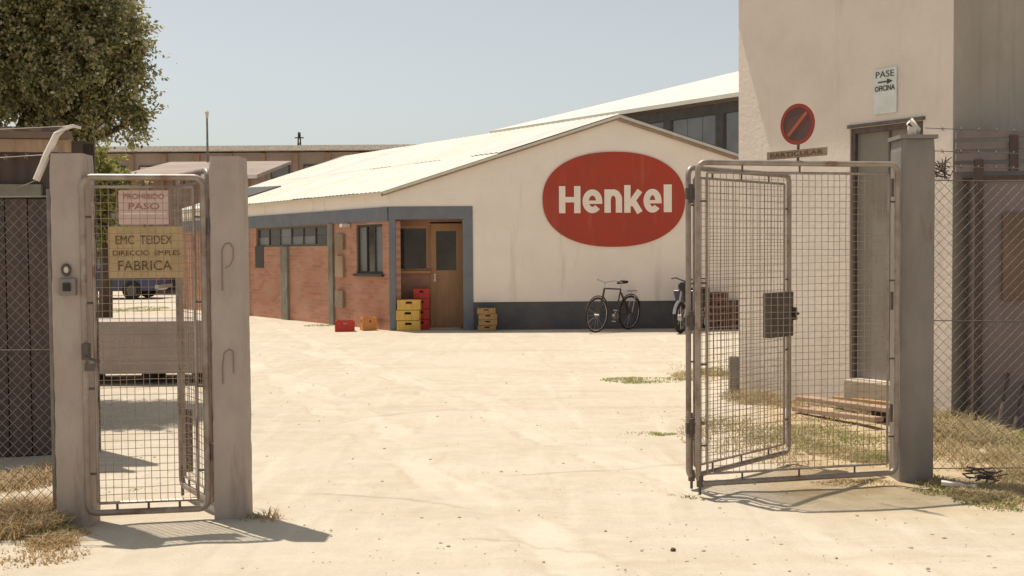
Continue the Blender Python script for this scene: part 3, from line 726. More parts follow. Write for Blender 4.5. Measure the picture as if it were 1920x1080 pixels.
# lock box on left post
c1 = base_of(p1); fc = c1 + V((0, -.0905, 0))
def z_at(px, py, y): return PY(px, py, y).z
q = PY(129, 538, fc.y)
lb = MB().box(V((q.x, fc.y - .015, q.z)), (.095, .03, .095)).build('lock_box', M['steelpost'], p1, bevel=.004)
MB().box(V((q.x + .002, fc.y - .036, q.z)), (.04, .012, .045)).build('keyhole', M['dark'], lb)
q = PY(125, 506, fc.y); rg = MB(); rg.path([V((q.x + .022 * math.cos(a / 14 * 6.283), fc.y - .010, q.z + .028 * math.sin(a / 14 * 6.283))) for a in range(14)], .008, 6, closed=True, nrm=(0, 1, 0)); rg.build('pull_ring', M['lock'], p1, smooth=True)
MB().box(V((q.x, fc.y - .004, q.z)), (.03, .01, .035)).build('ring_boss', M['whitepaint'], p1)
# bent barbed wire arm on left post
ba = [PY(68, 338, fc.y + .03), PY(88, 290, fc.y + .03), PY(106, 252, fc.y + .03), PY(122, 240, fc.y + .05), PY(138, 236, fc.y + .08), PY(152, 240, fc.y + .10)]
MB().path(ba, [.02, .021, .019, .014, .011, .008], 6).build('wire_arm', M['whitepaint'], p1)
a2 = MB(); a2.box(ba[1] + V((.03, .02, 0)), (.07, .05, .03)); a2.build('arm_clamp', M['lock'], p1)
# scrawls on second post (paint marks)
c2 = base_of(p2); fy2 = c2.y - .092
sc = MB()
def scr(pts, r=.003): sc.path([V((PY(x, y, fy2).x, fy2 - .001, PY(x, y, fy2).z)) for x, y in pts], r, 4)
scr([(417, 545), (416, 500), (416, 470), (421, 458), (431, 456), (437, 466), (437, 485), (431, 498), (422, 503)])
scr([(418, 720), (417, 690), (420, 662), (430, 655), (437, 660), (438, 700)])
sc.build('scrawl', mat('scrawl_paint', (.27, .19, .155), None), p2)

# ------------------------------------------------------------------ mesh gate leaves
def rrect(A_, d, u0, u1, z0, z1, rad, n=4):
    pts = []
    for (cu, cz, a0) in ((u1 - rad, z1 - rad, 0), (u0 + rad, z1 - rad, 90), (u0 + rad, z0 + rad, 180), (u1 - rad, z0 + rad, 270)):
        for i in range(n + 1):
            a = R(a0 + 90 * i / n); pts.append(at_z(A_, 0) + d * (cu + rad * math.cos(a)) + up * (cz + rad * math.sin(a)))
    return pts
def leaf(parent, A_, B_, z0, z1, name='leaf_frame', pitch=.044, inset=.062, r=.0185, lab=None, studs=4):
    d = (B_ - A_); d.z = 0; Wd = d.length; d.normalize(); nr = V((d.y, -d.x, 0))
    fr = MB().path(rrect(A_, d, r, Wd - r, z0 + r, z1 - r, .05), r, 10, closed=True, nrm=nr).build(name, M['tube'], parent, smooth=True, label=lab)
    i0, i1, j0, j1 = inset + r, Wd - inset - r, z0 + inset + r, z1 - inset - r
    MB().path(rrect(A_, d, i0, i1, j0, j1, .006, 1), .0085, 6, closed=True, nrm=nr).build('inner_frame', M['tube'], fr)
    wm = MB(); nu = max(2, round((i1 - i0) / pitch)); nz = round((j1 - j0) / pitch)
    for i in range(1, nu):
        u = i0 + (i1 - i0) * i / nu + random.uniform(-.003, .003)
        pts = [at_z(A_, j0 + (j1 - j0) * k / 5) + d * (u + (random.uniform(-.003, .003) if 0 < k < 5 else 0)) - nr * .0015 for k in range(6)]
        wm.path(pts, .0021, 4, nrm=nr)
    for j in range(1, nz):
        z = j0 + (j1 - j0) * j / nz + random.uniform(-.003, .003)
        pts = [at_z(A_, z + (random.uniform(-.003, .003) if 0 < k < 4 else 0)) + d * (i0 + (i1 - i0) * k / 4) + nr * .0015 for k in range(5)]
        wm.path(pts, .0021, 4, nrm=nr)
    wm.build('wire_mesh', M['wire'], fr, kind='stuff')
    st = []
    for k in range(studs):
        zz = j0 + (j1 - j0) * (k + .35) / (studs - .3); st += [((r * 1.5, zz), (i0, zz)), ((i1, zz), (Wd - r * 1.5, zz))]
    for k in range(3):
        uu = i0 + (i1 - i0) * (k + .6) / 3.2; st += [((uu, z0 + r), (uu, j0)), ((uu, j1), (uu, z1 - r))]
    for a, b in st:
        MB().tube(at_z(A_, a[1]) + d * a[0], at_z(A_, b[1]) + d * b[0], .007, 6).build('spacer_stud', M['lock'], fr)
    return fr, d, nr, Wd
# pedestrian gate
gA = G(160, 987); gB = G(397, 976.5); gA.z = gB.z = 0
ped = thing('pedestrian_gate', gA, 'narrow closed wire mesh gate in a rounded tube frame between two concrete posts', 'gate')
fr, d, nr, Wd = leaf(ped, gA, gB, .055, 2.0, name='gate_frame', inset=.055)
lt = MB(); lq = at_z(gA, 1.0) + d * .03 + nr * .03
lt.box(lq, (.035, .05, .09)); lt.box(lq + V((.02, -.01, -.09)), (.05, .02, .04)); lt.tube(lq + V((0, -.03, -.03)), lq + V((.09, -.04, -.055)), .008, 6)
lt.build('latch', M['lock'], ped)
for zz in (.35, 1.65):
    MB().tube(at_z(gB, zz) + d * .012, at_z(gB, zz + .1) + d * .012, .016, 8).build('hinge', M['lock'], ped)
# signs hung behind the gate mesh
def sign_on_gate(nm, x0, x1, y0, y1, mt, label):
    yy = gA.y + .05 - 0; BA, BB = gA - nr * .028, gB - nr * .028
    a = PV(x0, y1, BA, BB); c = PV(x1, y0, BA, BB); t = thing(nm, a, label, 'sign')
    w_ = (c - a).to_2d().length; h_ = c.z - a.z
    MB().frame_box(a, d * w_, -nr * .006, up * h_).build('board', mt, t); return t, a, w_, h_
t, a, w_, h_ = sign_on_gate('factory_sign', 204, 342, 425, 522, M['tan'], 'tan board reading FABRICA, lower of two signs on the pedestrian gate')
text_mesh('EMC  TEIDEX', 'lettering', M['ink'], t, a + d * w_ * .10 + nr * .002 + up * h_ * .66, d, nr, w_ * .76, h_ * .17)
text_mesh('DIRECCIO  EMPLES', 'lettering', M['ink'], t, a + d * w_ * .06 + nr * .002 + up * h_ * .44, d, nr, w_ * .90, h_ * .10)
text_mesh('FABRICA', 'lettering', M['ink'], t, a + d * w_ * .13 + nr * .002 + up * h_ * .15, d, nr, w_ * .72, h_ * .19)
MB().tube(a + d * w_ * .5 + up * h_, a + d * w_ * .5 + up * (h_ + .01) + nr * .03, .004, 6).build('hanger', M['lock'], t)
t, a, w_, h_ = sign_on_gate('notice_sign', 223, 315, 357, 421, M['panelpink'], 'smaller faded pink notice, upper of two signs on the pedestrian gate')
text_mesh('PROHIBIDO', 'lettering', M['inkpink'], t, a + d * w_ * .10 + nr * .002 + up * h_ * .74, d, nr, w_ * .82, h_ * .16)
text_mesh('PASO', 'lettering', M['inkpink'], t, a + d * w_ * .20 + nr * .002 + up * h_ * .44, d, nr, w_ * .62, h_ * .18)
MB().frame_box(a + nr * .0005 + d * w_ * .05 + up * h_ * .3, d * w_ * .9, nr * .0015, up * h_ * .04).build('rule_line', M['letter'], t)
# right folding gate
lA = G(1684, 908); lB = G(1304, 931); lA.z = lB.z = 0
rg_ = thing('folding_gate', lA, 'two wire mesh gate leaves folded together on the right post', 'gate')
fr, dA, nA, WA = leaf(rg_, lA, lB, .06, 2.11, lab='front mesh leaf hinged on the dark grey post')
mB0 = G(1288, 921); mB1 = G(1481, 869); mB0.z = mB1.z = 0
frB, dB, nB, WB = leaf(rg_, mB0, mB1, .07, 2.09, lab='rear mesh leaf folded back behind the front leaf, with lock box')
# lock box near the free end of the rear leaf
lk = at_z(mB0, 0) + dB * (WB - .14)
lkz0 = PV(1456, 632, mB0, mB1).z; lkz1 = PV(1456, 548, mB0, mB1).z
u0 = uof(PV(1437, 590, mB0, mB1), mB0, dB)
lkb = MB().frame_box(at_z(mB0, lkz0) + dB * u0 + nB * .03, dB * (WB - u0 - .002), -nB * .06, up * (lkz1 - lkz0)).build('lock_box', M['lock'], rg_, bevel=.004)
hh = MB(); hc = at_z(mB0, (lkz0 + lkz1) / 2) + dB * (WB - .02)
hh.box(hc + dB * .03, (.06, .07, .09), rz=math.atan2(dB.y, dB.x)); hh.tube(hc + nB * .05 - dB * .02, hc + nB * .05 + dB * .05, .01, 6); hh.build('lock_keeper', M['dark'], lkb)
for (o_, zz) in ((mB0, .42), (mB0, 1.1), (mB0, 1.9)):
    c_ = at_z((mB0 + lB) / 2, zz); x = MB().tube(c_ - up * .06, c_ + up * .06, .017, 8); x.box(c_, (.07, .02, .07), rz=.3); x.build('hinge', M['lock'], rg_)
for q in (lB - dA * .03, mB0 + dB * .05):
    x = MB().tube(at_z(q, .01), at_z(q, .5), .010, 6); x.tube(at_z(q, .06), at_z(q, .13), .022, 8); x.box(at_z(q, .46), (.06, .02, .02)); x.build('drop_bolt', M['lock'], rg_)
# left folding gate, swung back, seen almost edge on
eA = G(402, 968); eB = G(340, 930); eA.z = eB.z = 0
lg_ = thing('folding_gate', eA, 'mesh gate leaf swung open and seen nearly edge on behind the pedestrian gate', 'gate')
fr, dE, nE, WE = leaf(lg_, eA, eB, .06, 2.05, lab='open mesh leaf')
q = at_z(eB, 0) + nE * .03
MB().frame_box(at_z(eB, .16) - dE * .06 + nE * .022, dE * .055, nE * .04, up * .40).build('bolt_plate', M['lock'], lg_)
x = MB().tube(at_z(eB, .01) - dE * .03, at_z(eB, .2) - dE * .03, .010, 6); x.build('drop_bolt', M['lock'], lg_)

# ------------------------------------------------------------------ no-parking sign on the gate top
q = PV(1496, 300, lA, lB)
nps = thing('no_parking_sign', at_z(q, 2.11), 'round faded red and dark no parking disc standing above the folding gate', 'sign')
Y = q.y + .0
sc_ = PY(1496, 233, Y); dpm = ray(-300, 470); 
fd = V((.62, -.78, 0)).normalized()            # disc plane direction
fn = V((fd.y, -fd.x, 0)); fn = fn if fn.y < 0 else -fn
rr_ = (PY(1496, 195, Y).z - PY(1496, 272, Y).z) / 2
MB().tube(at_z(q, 2.09), V((q.x, q.y, sc_.z + .03)) - fn * .012, .009, 8).build('pole', M['lock'], nps)
def disc(r0, r1, e0, e1, nm, mt, n=40):
    vs = []; fs = []
    for i in range(n):
        a = 2 * math.pi * i / n; dd = fd * math.cos(a) + up * math.sin(a)
        vs += [sc_ + dd * r0 + fn * e0, sc_ + dd * r1 + fn * e0, sc_ + dd * r1 + fn * e1, sc_ + dd * r0 + fn * e1]
    for i in range(n):
        a = 4 * i; b = 4 * ((i + 1) % n)
        fs += [(a + 2, b + 2, b + 3, a + 3), (a + 1, b + 1, b + 2, a + 2), (a, b, b + 1, a + 1), (a, a + 3, b + 3, b)]
    return MB().add(vs, fs).build(nm, mt, nps)
disc(.001, rr_ * .82, .002, .005, 'disc_face', M['signdark'])
disc(rr_ * .82, rr_, .0, .008, 'red_rim', M['signred'])
sl = MB(); s1 = (fd * .72 + up * .69).normalized(); s2 = (-fd * .69 + up * .72).normalized()
sl.frame_box(sc_ - s1 * rr_ * .77 - s2 * rr_ * .09 + fn * .0055, s1 * rr_ * 1.54, s2 * rr_ * .18, fn * .002); sl.build('slash', M['signorange'], nps)
z0_ = PY(1496, 296, Y).z; z1_ = PY(1496, 281, Y).z
plt = MB().frame_box(V((q.x, q.y, z0_)) - fd * .23 + fn * .012, fd * .46, fn * .006, up * (z1_ - z0_)).build('name_plate', M['platetan'], nps)
text_mesh('PARTICULAR', 'lettering', M['signdark'], nps, V((q.x, q.y, z0_)) - fd * .20 + fn * .020 + up * .012, fd, fn, .40, (z1_ - z0_) * .55, 0)

# ------------------------------------------------------------------ fences
def chain_panel(m, A_, B_, z0, z1, pitch=.075, r=.0017):
    d = B_ - A_; d.z = 0; Wd = d.length; d.normalize(); H = z1 - z0; nr = V((d.y, -d.x, 0))
    k = -int(H / pitch) - 1
    while k * pitch < Wd:
        u0 = k * pitch
        for s in (1, -1):
            ua, ub = (u0, u0 + H) if s == 1 else (u0 + H, u0)
            t0, t1 = 0.0, 1.0
            du = ub - ua
            for lim in (0, Wd):
                t = (lim - ua) / du
                if (lim == 0) == (du > 0): t0 = max(t0, t)
                else: t1 = min(t1, t)
            if t1 - t0 > .01:
                a = at_z(A_, z0 + H * t0) + d * (ua + du * t0) + nr * .001 * s; b = at_z(A_, z0 + H * t1) + d * (ua + du * t1) + nr * .001 * s
                m.tube(a, b, r, 4)
        k += 1
def barbed(m, a, b, sag=.03, n=16):
    a = V(a); b = V(b); pts = [a.lerp(b, i / n) - up * sag * 4 * (i / n) * (1 - i / n) for i in range(n + 1)]
    m.path(pts, .0028, 4)
    L_ = (b - a).length; k = int(L_ / .12)
    for i in range(1, k):
        t = i / k; p = a.lerp(b, t) - up * sag * 4 * t * (1 - t)
        m.tube(p + V((-.008, .006, .018)), p + V((.008, -.006, -.018)), .0018, 4); m.tube(p + V((.01, .006, .014)), p + V((-.01, -.006, -.014)), .0018, 4)
# left fence
fA = base_of(p1) + V((-.14, .02, 0)); fB = fA + V((-3.6, .12, 0))
lf = thing('chain_link_fence', fA, 'chain link fence panel left of the leftmost concrete post, in front of the dark shed', 'fence')
fm = MB(); chain_panel(fm, fA + V((-.01, 0, 0)), fB, .03, 1.86, .062, .0018); fm.build('chain_mesh', M['oldwire'], lf, kind='stuff')
for k in range(2):
    c_ = fA.lerp(fB, k * .96); MB().tube(c_ - up * .1, c_ + up * 1.92, .017, 8).build('fence_post', M['galv'], lf)
MB().tube(at_z(fA, 1.0), at_z(fB, .98), .003, 5).build('tension_wire', M['galv'], lf)
MB().tube(at_z(fA, 1.88), at_z(fB, 1.86), .004, 5).build('tension_wire', M['galv'], lf)
bw_ = MB(); barbed(bw_, ba[1], ba[1] + V((-3.5, .3, -.05))); barbed(bw_, ba[4], ba[4] + V((-3.6, .3, .0))); barbed(bw_, ba[0], ba[0] + V((-2.4, .1, -.95)), sag=0)
bw_.build('barbed_wire', M['galv'], lf)
# right fence: runs straight on from the gate post
r0 = base_of(p3) + V((.12, .02, 0)); r0.z = 0; far_r = r0 + V((4.6, .25, 0))
rf = thing('chain_link_fence', r0, 'chain link fence panel right of the dark gate post, in front of the stained shed', 'fence')
fm = MB(); chain_panel(fm, r0, far_r, .04, 2.0, .07, .0014); fm.build('chain_mesh', M['oldwire'], rf, kind='stuff')
for k in (.52, 1):
    c_ = r0.lerp(far_r, k); MB().tube(c_ - up * .1, c_ + up * 2.35, .02, 8).build('fence_post', M['galv'], rf)
for zz in (2.0, 1.06, .06): MB().path([at_z(r0, zz), at_z(r0.lerp(far_r, .26), zz - .012), at_z(r0.lerp(far_r, .52), zz)], .0035, 5).build('tension_wire', M['lock'], rf)
bw_ = MB()
for zz in (2.35, 2.20, 2.10):
    barbed(bw_, at_z(r0, zz) - V((.03, 0, 0)), at_z(r0.lerp(far_r, .52), zz - .02), .02); barbed(bw_, at_z(r0.lerp(far_r, .52), zz - .02), at_z(far_r, zz), .03)
bw_.build('barbed_wire', M['lock'], rf)
tw_ = MB()      # tangle of old wire beside the post
c_ = at_z(r0, 2.07) + V((.05, .0, 0))
for k in range(9):
    pts = [c_ + V((random.uniform(-.07, .10), random.uniform(-.05, .05), random.uniform(-.07, .10))) for _ in range(5)]
    tw_.path(pts, .0035, 4)
tw_.build('wire_tangle', M['lock'], rf)

# ------------------------------------------------------------------ left shed
sA = G(186, 848); sA.z = 0; sB = G(-420, 872); sB.z = 0
sd_ = (sB - sA); sd_.z = 0; sl_ = sd_.length; sd_.normalize(); sn = V((sd_.y, -sd_.x, 0)); sn = sn if sn.y < 0 else -sn
shed = thing('timber_shed', sA, 'dark timber shed with brown sheet roof behind the left chain link fence', 'shed')
nb = int(sl_ / .16); bwid = sl_ / nb
bme = []
ztop = 1.98
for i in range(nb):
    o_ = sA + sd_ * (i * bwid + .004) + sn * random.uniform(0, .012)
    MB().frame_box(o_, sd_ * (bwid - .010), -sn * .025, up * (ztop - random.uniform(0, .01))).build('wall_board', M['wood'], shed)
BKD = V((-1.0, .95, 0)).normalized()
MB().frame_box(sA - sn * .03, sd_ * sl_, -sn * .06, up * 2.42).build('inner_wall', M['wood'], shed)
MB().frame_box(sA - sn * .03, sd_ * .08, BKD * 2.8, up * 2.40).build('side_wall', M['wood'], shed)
MB().frame_box(at_z(sA, ztop + .002) + sd_ * .38 + sn * .03, sd_ * (sl_ - .4), -sn * .058, up * .10).build('lintel_beam', M['concrete2'], shed)
re_ = MB()
zr = 2.42
rl = MB(); rl.frame_box(at_z(sA, zr) + sn * .16 + sd_ * .12, sd_ * sl_, BKD * 3.2 + up * .22, up * .05); sr = rl.build('roof', M['shedroof'], shed)
for k in range(26):
    rbx = MB()
    rbx.frame_box(at_z(sA, zr + .051) + sn * .16 + sd_ * (.14 + k * .2), sd_ * .06, BKD * 3.2 + up * .22, up * .035)
    rbx.build('roof_rib', M['shedroof'], sr)
MB().frame_box(at_z(sA, zr - .10) + sn * .13 + sd_ * .14, sd_ * (sl_ - .2), -sn * .03, up * .095).build('eave_board', M['wood2'], shed)
# ------------------------------------------------------------------ right shed
rA = G(1826, 800); rA.z = 0; rB = rA + V((4.2, -.5, 0))
rd = (rB - rA).normalized(); rn_ = V((rd.y, -rd.x, 0)); rn_ = rn_ if rn_.y < 0 else -rn_
rs = thing('stained_shed', rA, 'low purplish grey shed with louvred top behind the right chain link fence', 'shed')
MB().frame_box(rA, rd * 4.2, -rn_ * 2.5, up * 2.14).build('wall', M['purplewall'], rs)
MB().frame_box(rA - rd * .02 + rn_ * .002, rd * .07, rn_ * .05, up * 2.3).build('corner_post', M['wood'], rs)
MB().frame_box(at_z(rA, 2.13) + rn_ * .03, rd * 4.3, -rn_ * .09, up * .035).build('head_rail', M['wood'], rs)
for k in range(4): MB().frame_box(at_z(rA, 2.20 + k * .095) + rn_ * .03 - rd * .17, rd * 4.3, -rn_ * .03, up * .06).build('slat', M['purplewall'], rs)
for u_ in (.26, 1.9): MB().frame_box(at_z(rA, 2.2) + rd * u_ + rn_ * .034, rd * .07, rn_ * .03, up * .30).build('bracket', M['wood'], rs)
MB().frame_box(at_z(rA, 1.1) + rd * .22 + rn_ * .002, rd * .6, rn_ * .03, up * .74).build('shutter', M['shedroof'], rs)
MB().frame_box(at_z(rA, 2.12) + rn_ * -.2 - rd * .1, rd * 4.4, -rn_ * 2.5, up * .04).build('roof', M['shedroof'], rs)

# ------------------------------------------------------------------ platform seen through the pedestrian gate
ta = G(120, 722); ta.z = 0; tb = G(392, 719); tb.z = 0
td_ = (tb - ta); tL = td_.length; td_.normalize(); tn = V((td_.y, -td_.x, 0))
tr_ = thing('loading_platform', ta, 'low brownish platform on short feet in the yard behind the pedestrian gate', 'platform')
for k in range(4):
    MB().frame_box(at_z(ta, .125 + k * .155), td_ * tL, -tn * .03, up * .1535).build('side_board', M['trough'], tr_)
MB().frame_box(at_z(ta, .13) - tn * .031, td_ * tL, -tn * 1.0, up * .60).build('body', M['trough'], tr_)
for u_ in (.1, tL / 2, tL - .25): MB().frame_box(at_z(ta, -.02) + td_ * u_ - tn * .2, td_ * .12, -tn * .6, up * .148).build('foot', M['wood'], tr_)

# ------------------------------------------------------------------ crates
def crate(loc, rz, mt, w_, dp, h, label, group='crates stacked by the factory porch', cat='crate'):
    m = MB(); t_ = .02
    m.box((0, 0, .012), (w_ - .01, dp - .01, .02))
    for sx in (-1, 1):
        x = sx * (w_ / 2 - t_ / 2)
        m.box((x, 0, h * .30), (t_, dp, h * .56)); m.box((x, -dp * .34, h * .70), (t_, dp * .32, h * .24)); m.box((x, dp * .34, h * .70), (t_, dp * .32, h * .24)); m.box((x, 0, h * .90), (t_, dp, h * .16))
        y = sx * (dp / 2 - t_ / 2)
        m.box((0, y, h * .30), (w_ - 2 * t_, t_, h * .56)); m.box((-w_ * .31, y, h * .70), (w_ * .33, t_, h * .24)); m.box((w_ * .31, y, h * .70), (w_ * .33, t_, h * .24)); m.box((0, y, h * .90), (w_ - 2 * t_, t_, h * .16))
        for k in (-.3, -.1, .1, .3): m.box((w_ * k * 1.4, sx * (dp / 2 + .004), h * .28), (.015, .010, h * .46))
        for sy in (-1, 1): m.box((sx * (w_ / 2 - .012), sy * (dp / 2 - .012), h * .5), (.034, .034, h * .97))
    for k in (-1, 0, 1): m.box((w_ * .25 * k, 0, h * .3), (.008, dp - .05, h * .5))
    o = m.build('crate', mt); o.location = loc; o.rotation_euler = (0, 0, rz)
    tag(o, label, cat, group); return o
fr_ = GN
def gnd(px, py): p = G(px, py); p.z = 0; return p
names3 = ['bottom', 'middle', 'top']
def wallp(px, off): p = gp(px, 600); return V((p.x, p.y, 0)) + GN * off
yb = wallp(767, -.02)
for k in range(3):
    crate(yb + up * .205 * k + V((random.uniform(-.012, .012), 0, 0)), random.uniform(-.05, .05), M['yellowc'], .44, .31, .20, f'{names3[k]} yellow crate of the tall stack in the factory porch')
yb2 = wallp(752, -.36)
for k in range(2): crate(yb2 + up * .205 * k, .1, M['yellowc'], .40, .3, .20, f'{["lower", "upper"][k]} yellow crate half hidden behind the blue grey porch column')
rb = wallp(789, -.30)
for k in range(4):
    crate(rb + up * .205 * k + V((random.uniform(-.01, .01), 0, 0)), random.uniform(-.05, .05), M['redc'], .30, .24, .20, ['lowest', 'second from bottom', 'third from bottom', 'topmost'][k] + ' red crate in the stack beside the yellow crates')
crate(gnd(645, 622) + V((0, .12, 0)), .1, M['redc'], .36, .28, .21, 'single bright red crate on the sand below the brick wall', None)
oc = sw(712, 600); crate(V((oc.x, oc.y, 0)) + BN * .26, .35, M['orangec'], .27, .24, .26, 'orange crate at the corner of the brick wall beside the porch column', None)
wb = wallp(914, .24)
for k in range(4):
    crate(wb + up * .112 * k + V((random.uniform(-.02, .02), 0, 0)), random.uniform(-.1, .1), M['woodc'], .34, .3, .108, ['lowest', 'second from bottom', 'third from bottom', 'topmost'][k] + ' pale wooden tray in the stack against the dark plinth')
db = wallp(1341, .20); db2 = wallp(1371, .24)
for k in range(4):
    crate(db + up * .18 * k, .05 * k, M['brownc'], .32, .3, .175, ['lowest', 'second from bottom', 'third from bottom', 'topmost'][k] + ' dull red crate in the left stack seen through the folding gate', 'dark crates behind the folding gate')
for k in range(3):
    crate(db2 + up * .18 * k, -.04 * k, M['brownc'], .32, .3, .175, names3[k] + ' dull red crate in the right stack seen through the folding gate', 'dark crates behind the folding gate')

# ------------------------------------------------------------------ bicycle and moped against the gable
def ring(m, c, r_, tr, ax, n=28, k=6):
    c = V(c); pts = [c + V((math.cos(2 * math.pi * i / n) * r_, 0, math.sin(2 * math.pi * i / n) * r_)) for i in range(n)]
    m.path(pts, tr, k, closed=True, nrm=(0, 1, 0))
def place(t, loc, rz, lean=0):
    t.location = loc; t.rotation_euler = (lean, 0, rz)
bk_ = thing('bicycle', (0, 0, 0), 'dark bicycle leaning against the white gable above the dark plinth', 'bicycle')
for x in (-.52, .52):
    w1 = ring; mm = MB(); ring(mm, (x, 0, .335), .32, .016, 1); wo_ = mm.build('wheel', M['rubber'], bk_, smooth=True)
    mm = MB(); ring(mm, (x, 0, .335), .300, .008, 1)
    for a in range(14):
        th = a * math.pi * 2 / 14; mm.tube((x, 0, .335), (x + .30 * math.cos(th), 0, .335 + .30 * math.sin(th)), .0015, 3)
    mm.tube((x, -.05, .335), (x, .05, .335), .02, 8); mm.build('rim', M['chrome'], wo_)
    mm = MB()
    pts = [(x + .36 * math.cos(R(a)), 0, .335 + .36 * math.sin(R(a))) for a in (range(20, 161, 14) if x < 0 else range(20, 161, 14))]
    mm.path(pts, .012, 5, nrm=(0, 1, 0)); mm.build('mudguard', M['bikepaint'], bk_)
f = MB(); bb = (.07, 0, .29); seat = (.19, 0, .80); head = (-.33, 0, .83); headl = (-.36, 0, .68)
for a, b in ((bb, seat), (seat, head), (bb, headl), (bb, (.52, .03, .335)), (bb, (.52, -.03, .335)), ((.18, 0, .76), (.52, .03, .335)), ((.18, 0, .76), (.52, -.03, .335))): f.tube(a, b, .015, 6)
f.tube(headl, head, .02, 6); f.build('frame', M['bikepaint'], bk_)
f = MB(); f.tube(headl, (-.52, .04, .335), .012, 6); f.tube(headl, (-.52, -.04, .335), .012, 6); f.build('fork', M['bikepaint'], bk_)
f = MB(); f.tube(head, (-.32, 0, .94), .012, 6); f.path([(-.16, -.28, .96), (-.30, -.20, .99), (-.33, 0, .95), (-.30, .20, .99), (-.16, .28, .96)], .012, 6); f.build('handlebar', M['chrome'], bk_)
f = MB(); f.tube(seat, (.20, 0, .88), .013, 6); f.build('seat_post', M['chrome'], bk_)
f = MB(); f.prism([(.08, -.02, .90), (.08, .02, .90), (.26, .08, .91), (.33, .07, .92), (.33, -.07, .92), (.26, -.08, .91)], (0, 0, .045)); f.build('saddle', M['rubber'], bk_, bevel=.01)
f = MB(); f.tube((.07, -.03, .29), (.07, .03, .29), .07, 12); f.tube((.07, .05, .29), (.18, .05, .17), .009, 5); f.tube((.07, -.05, .29), (-.04, -.05, .41), .009, 5); f.box((.18, .09, .17), (.08, .09, .02)); f.box((-.04, -.09, .41), (.08, .09, .02)); f.build('crank', M['chrome'], bk_)
f = MB(); f.box((.50, 0, .76), (.34, .12, .015)); f.tube((.62, .05, .75), (.53, .05, .34), .006, 5); f.tube((.62, -.05, .75), (.53, -.05, .34), .006, 5); f.build('luggage_rack', M['chrome'], bk_)
place(bk_, wallp(1142, .62), R(48), R(4))
mo = thing('moped', (0, 0, 0), 'dark moped parked close to the gable wall, partly behind the gate tubes', 'moped')
for x in (-.58, .58):
    mm = MB(); ring(mm, (x, 0, .29), .25, .042, 1, k=8); wo_ = mm.build('wheel', M['rubber'], mo, smooth=True)
    mm = MB(); mm.tube((x, -.04, .29), (x, .04, .29), .06, 10)
    for a in range(8): mm.tube((x, 0, .29), (x + .22 * math.cos(a * .785), 0, .29 + .22 * math.sin(a * .785)), .006, 4)
    mm.build('rim', M['chrome'], wo_)
    mm = MB(); mm.path([(x + .31 * math.cos(R(a)), 0, .29 + .31 * math.sin(R(a))) for a in range(15, 166, 15)], .03, 5, nrm=(0, 1, 0)); mm.build('mudguard', M['chrome'] if x < 0 else M['bikepaint'], mo)
f = MB(); f.path([(-.36, 0, .80), (-.25, 0, .45), (-.05, 0, .36), (.25, 0, .40), (.45, 0, .6)], .05, 8); f.build('frame', M['bikepaint'], mo, smooth=True)
f = MB(); f.box((.08, 0, .33), (.30, .2, .24)); f.tube((.1, .1, .28), (.7, .13, .24), .03, 8); f.build('engine', M['lock'], mo, bevel=.02)
f = MB(); f.tube((-.36, .07, .80), (-.58, .07, .29), .02, 6); f.tube((-.36, -.07, .80), (-.58, -.07, .29), .02, 6); f.build('fork', M['chrome'], mo)
f = MB(); f.prism([(-.34, -.25, .78), (-.34, .25, .78), (-.20, .22, .35), (-.20, -.22, .35)], (.03, 0, .01)); f.build('leg_shield', M['carpaint'], mo, bevel=.008)
f = MB(); f.path([(-.2, -.34, 1.0), (-.33, -.2, 1.02), (-.36, 0, .95), (-.33, .2, 1.02), (-.2, .34, 1.0)], .014, 6); f.tube((-.36, 0, .78), (-.36, 0, .97), .025, 6); f.build('handlebar', M['bikepaint'], mo)
f = MB(); f.tube((-.50, 0, .86), (-.38, 0, .86), .085, 12, .07); f.build('headlight', M['dark'], mo)
f = MB(); f.box((.28, 0, .76), (.62, .24, .12)); f.build('seat', M['rubber'], mo, bevel=.03)
f = MB(); f.prism([(.30, -.10, .42), (.62, -.1, .5), (.62, -.1, .70), (-.0, -.1, .70)], (0, .2, 0)); f.build('side_panel', M['bikepaint'], mo, bevel=.02)
place(mo, wallp(1285, .80), R(58), 0)

# ------------------------------------------------------------------ far car
cyd = gnd(178, 562)
car = thing('parked_car', cyd, 'dark blue car parked at the far end of the yard behind the pedestrian gate', 'car')
def cw(x, y, z): return cyd + V((x, y, z))
m = MB(); prof = [(-2.0, .35), (-2.05, .75), (-1.9, .90), (-.95, .98), (1.55, .98), (2.0, .92), (2.05, .4), (1.9, .28), (-1.9, .28)]
m.prism([cw(x, 0, z) for x, z in prof], (0, 1.65, 0)); m.build('body', M['carpaint'], car, bevel=.06)
m = MB(); m.add([cw(-.95, .05, .97), cw(1.55, .05, .97), cw(1.55, 1.6, .97), cw(-.95, 1.6, .97), cw(-.35, .2, 1.42), cw(1.15, .2, 1.42), cw(1.15, 1.45, 1.42), cw(-.35, 1.45, 1.42)], [(0, 3, 2, 1), (4, 5, 6, 7), (0, 1, 5, 4), (1, 2, 6, 5), (2, 3, 7, 6), (3, 0, 4, 7)]); cb_ = m.build('cabin', M['carpaint'], car, bevel=.05)
for (x0, x1, x2, x3) in ((-.72, .28, .28, -.22), (.40, 1.36, 1.05, .40)):
    m = MB().prism([cw(x0, .068, 1.04), cw(x1, .068, 1.04), cw(x2, .18, 1.36), cw(x3, .18, 1.36)], (0, -.012, -.0)); m.build('window', M['glassgrey'], cb_)
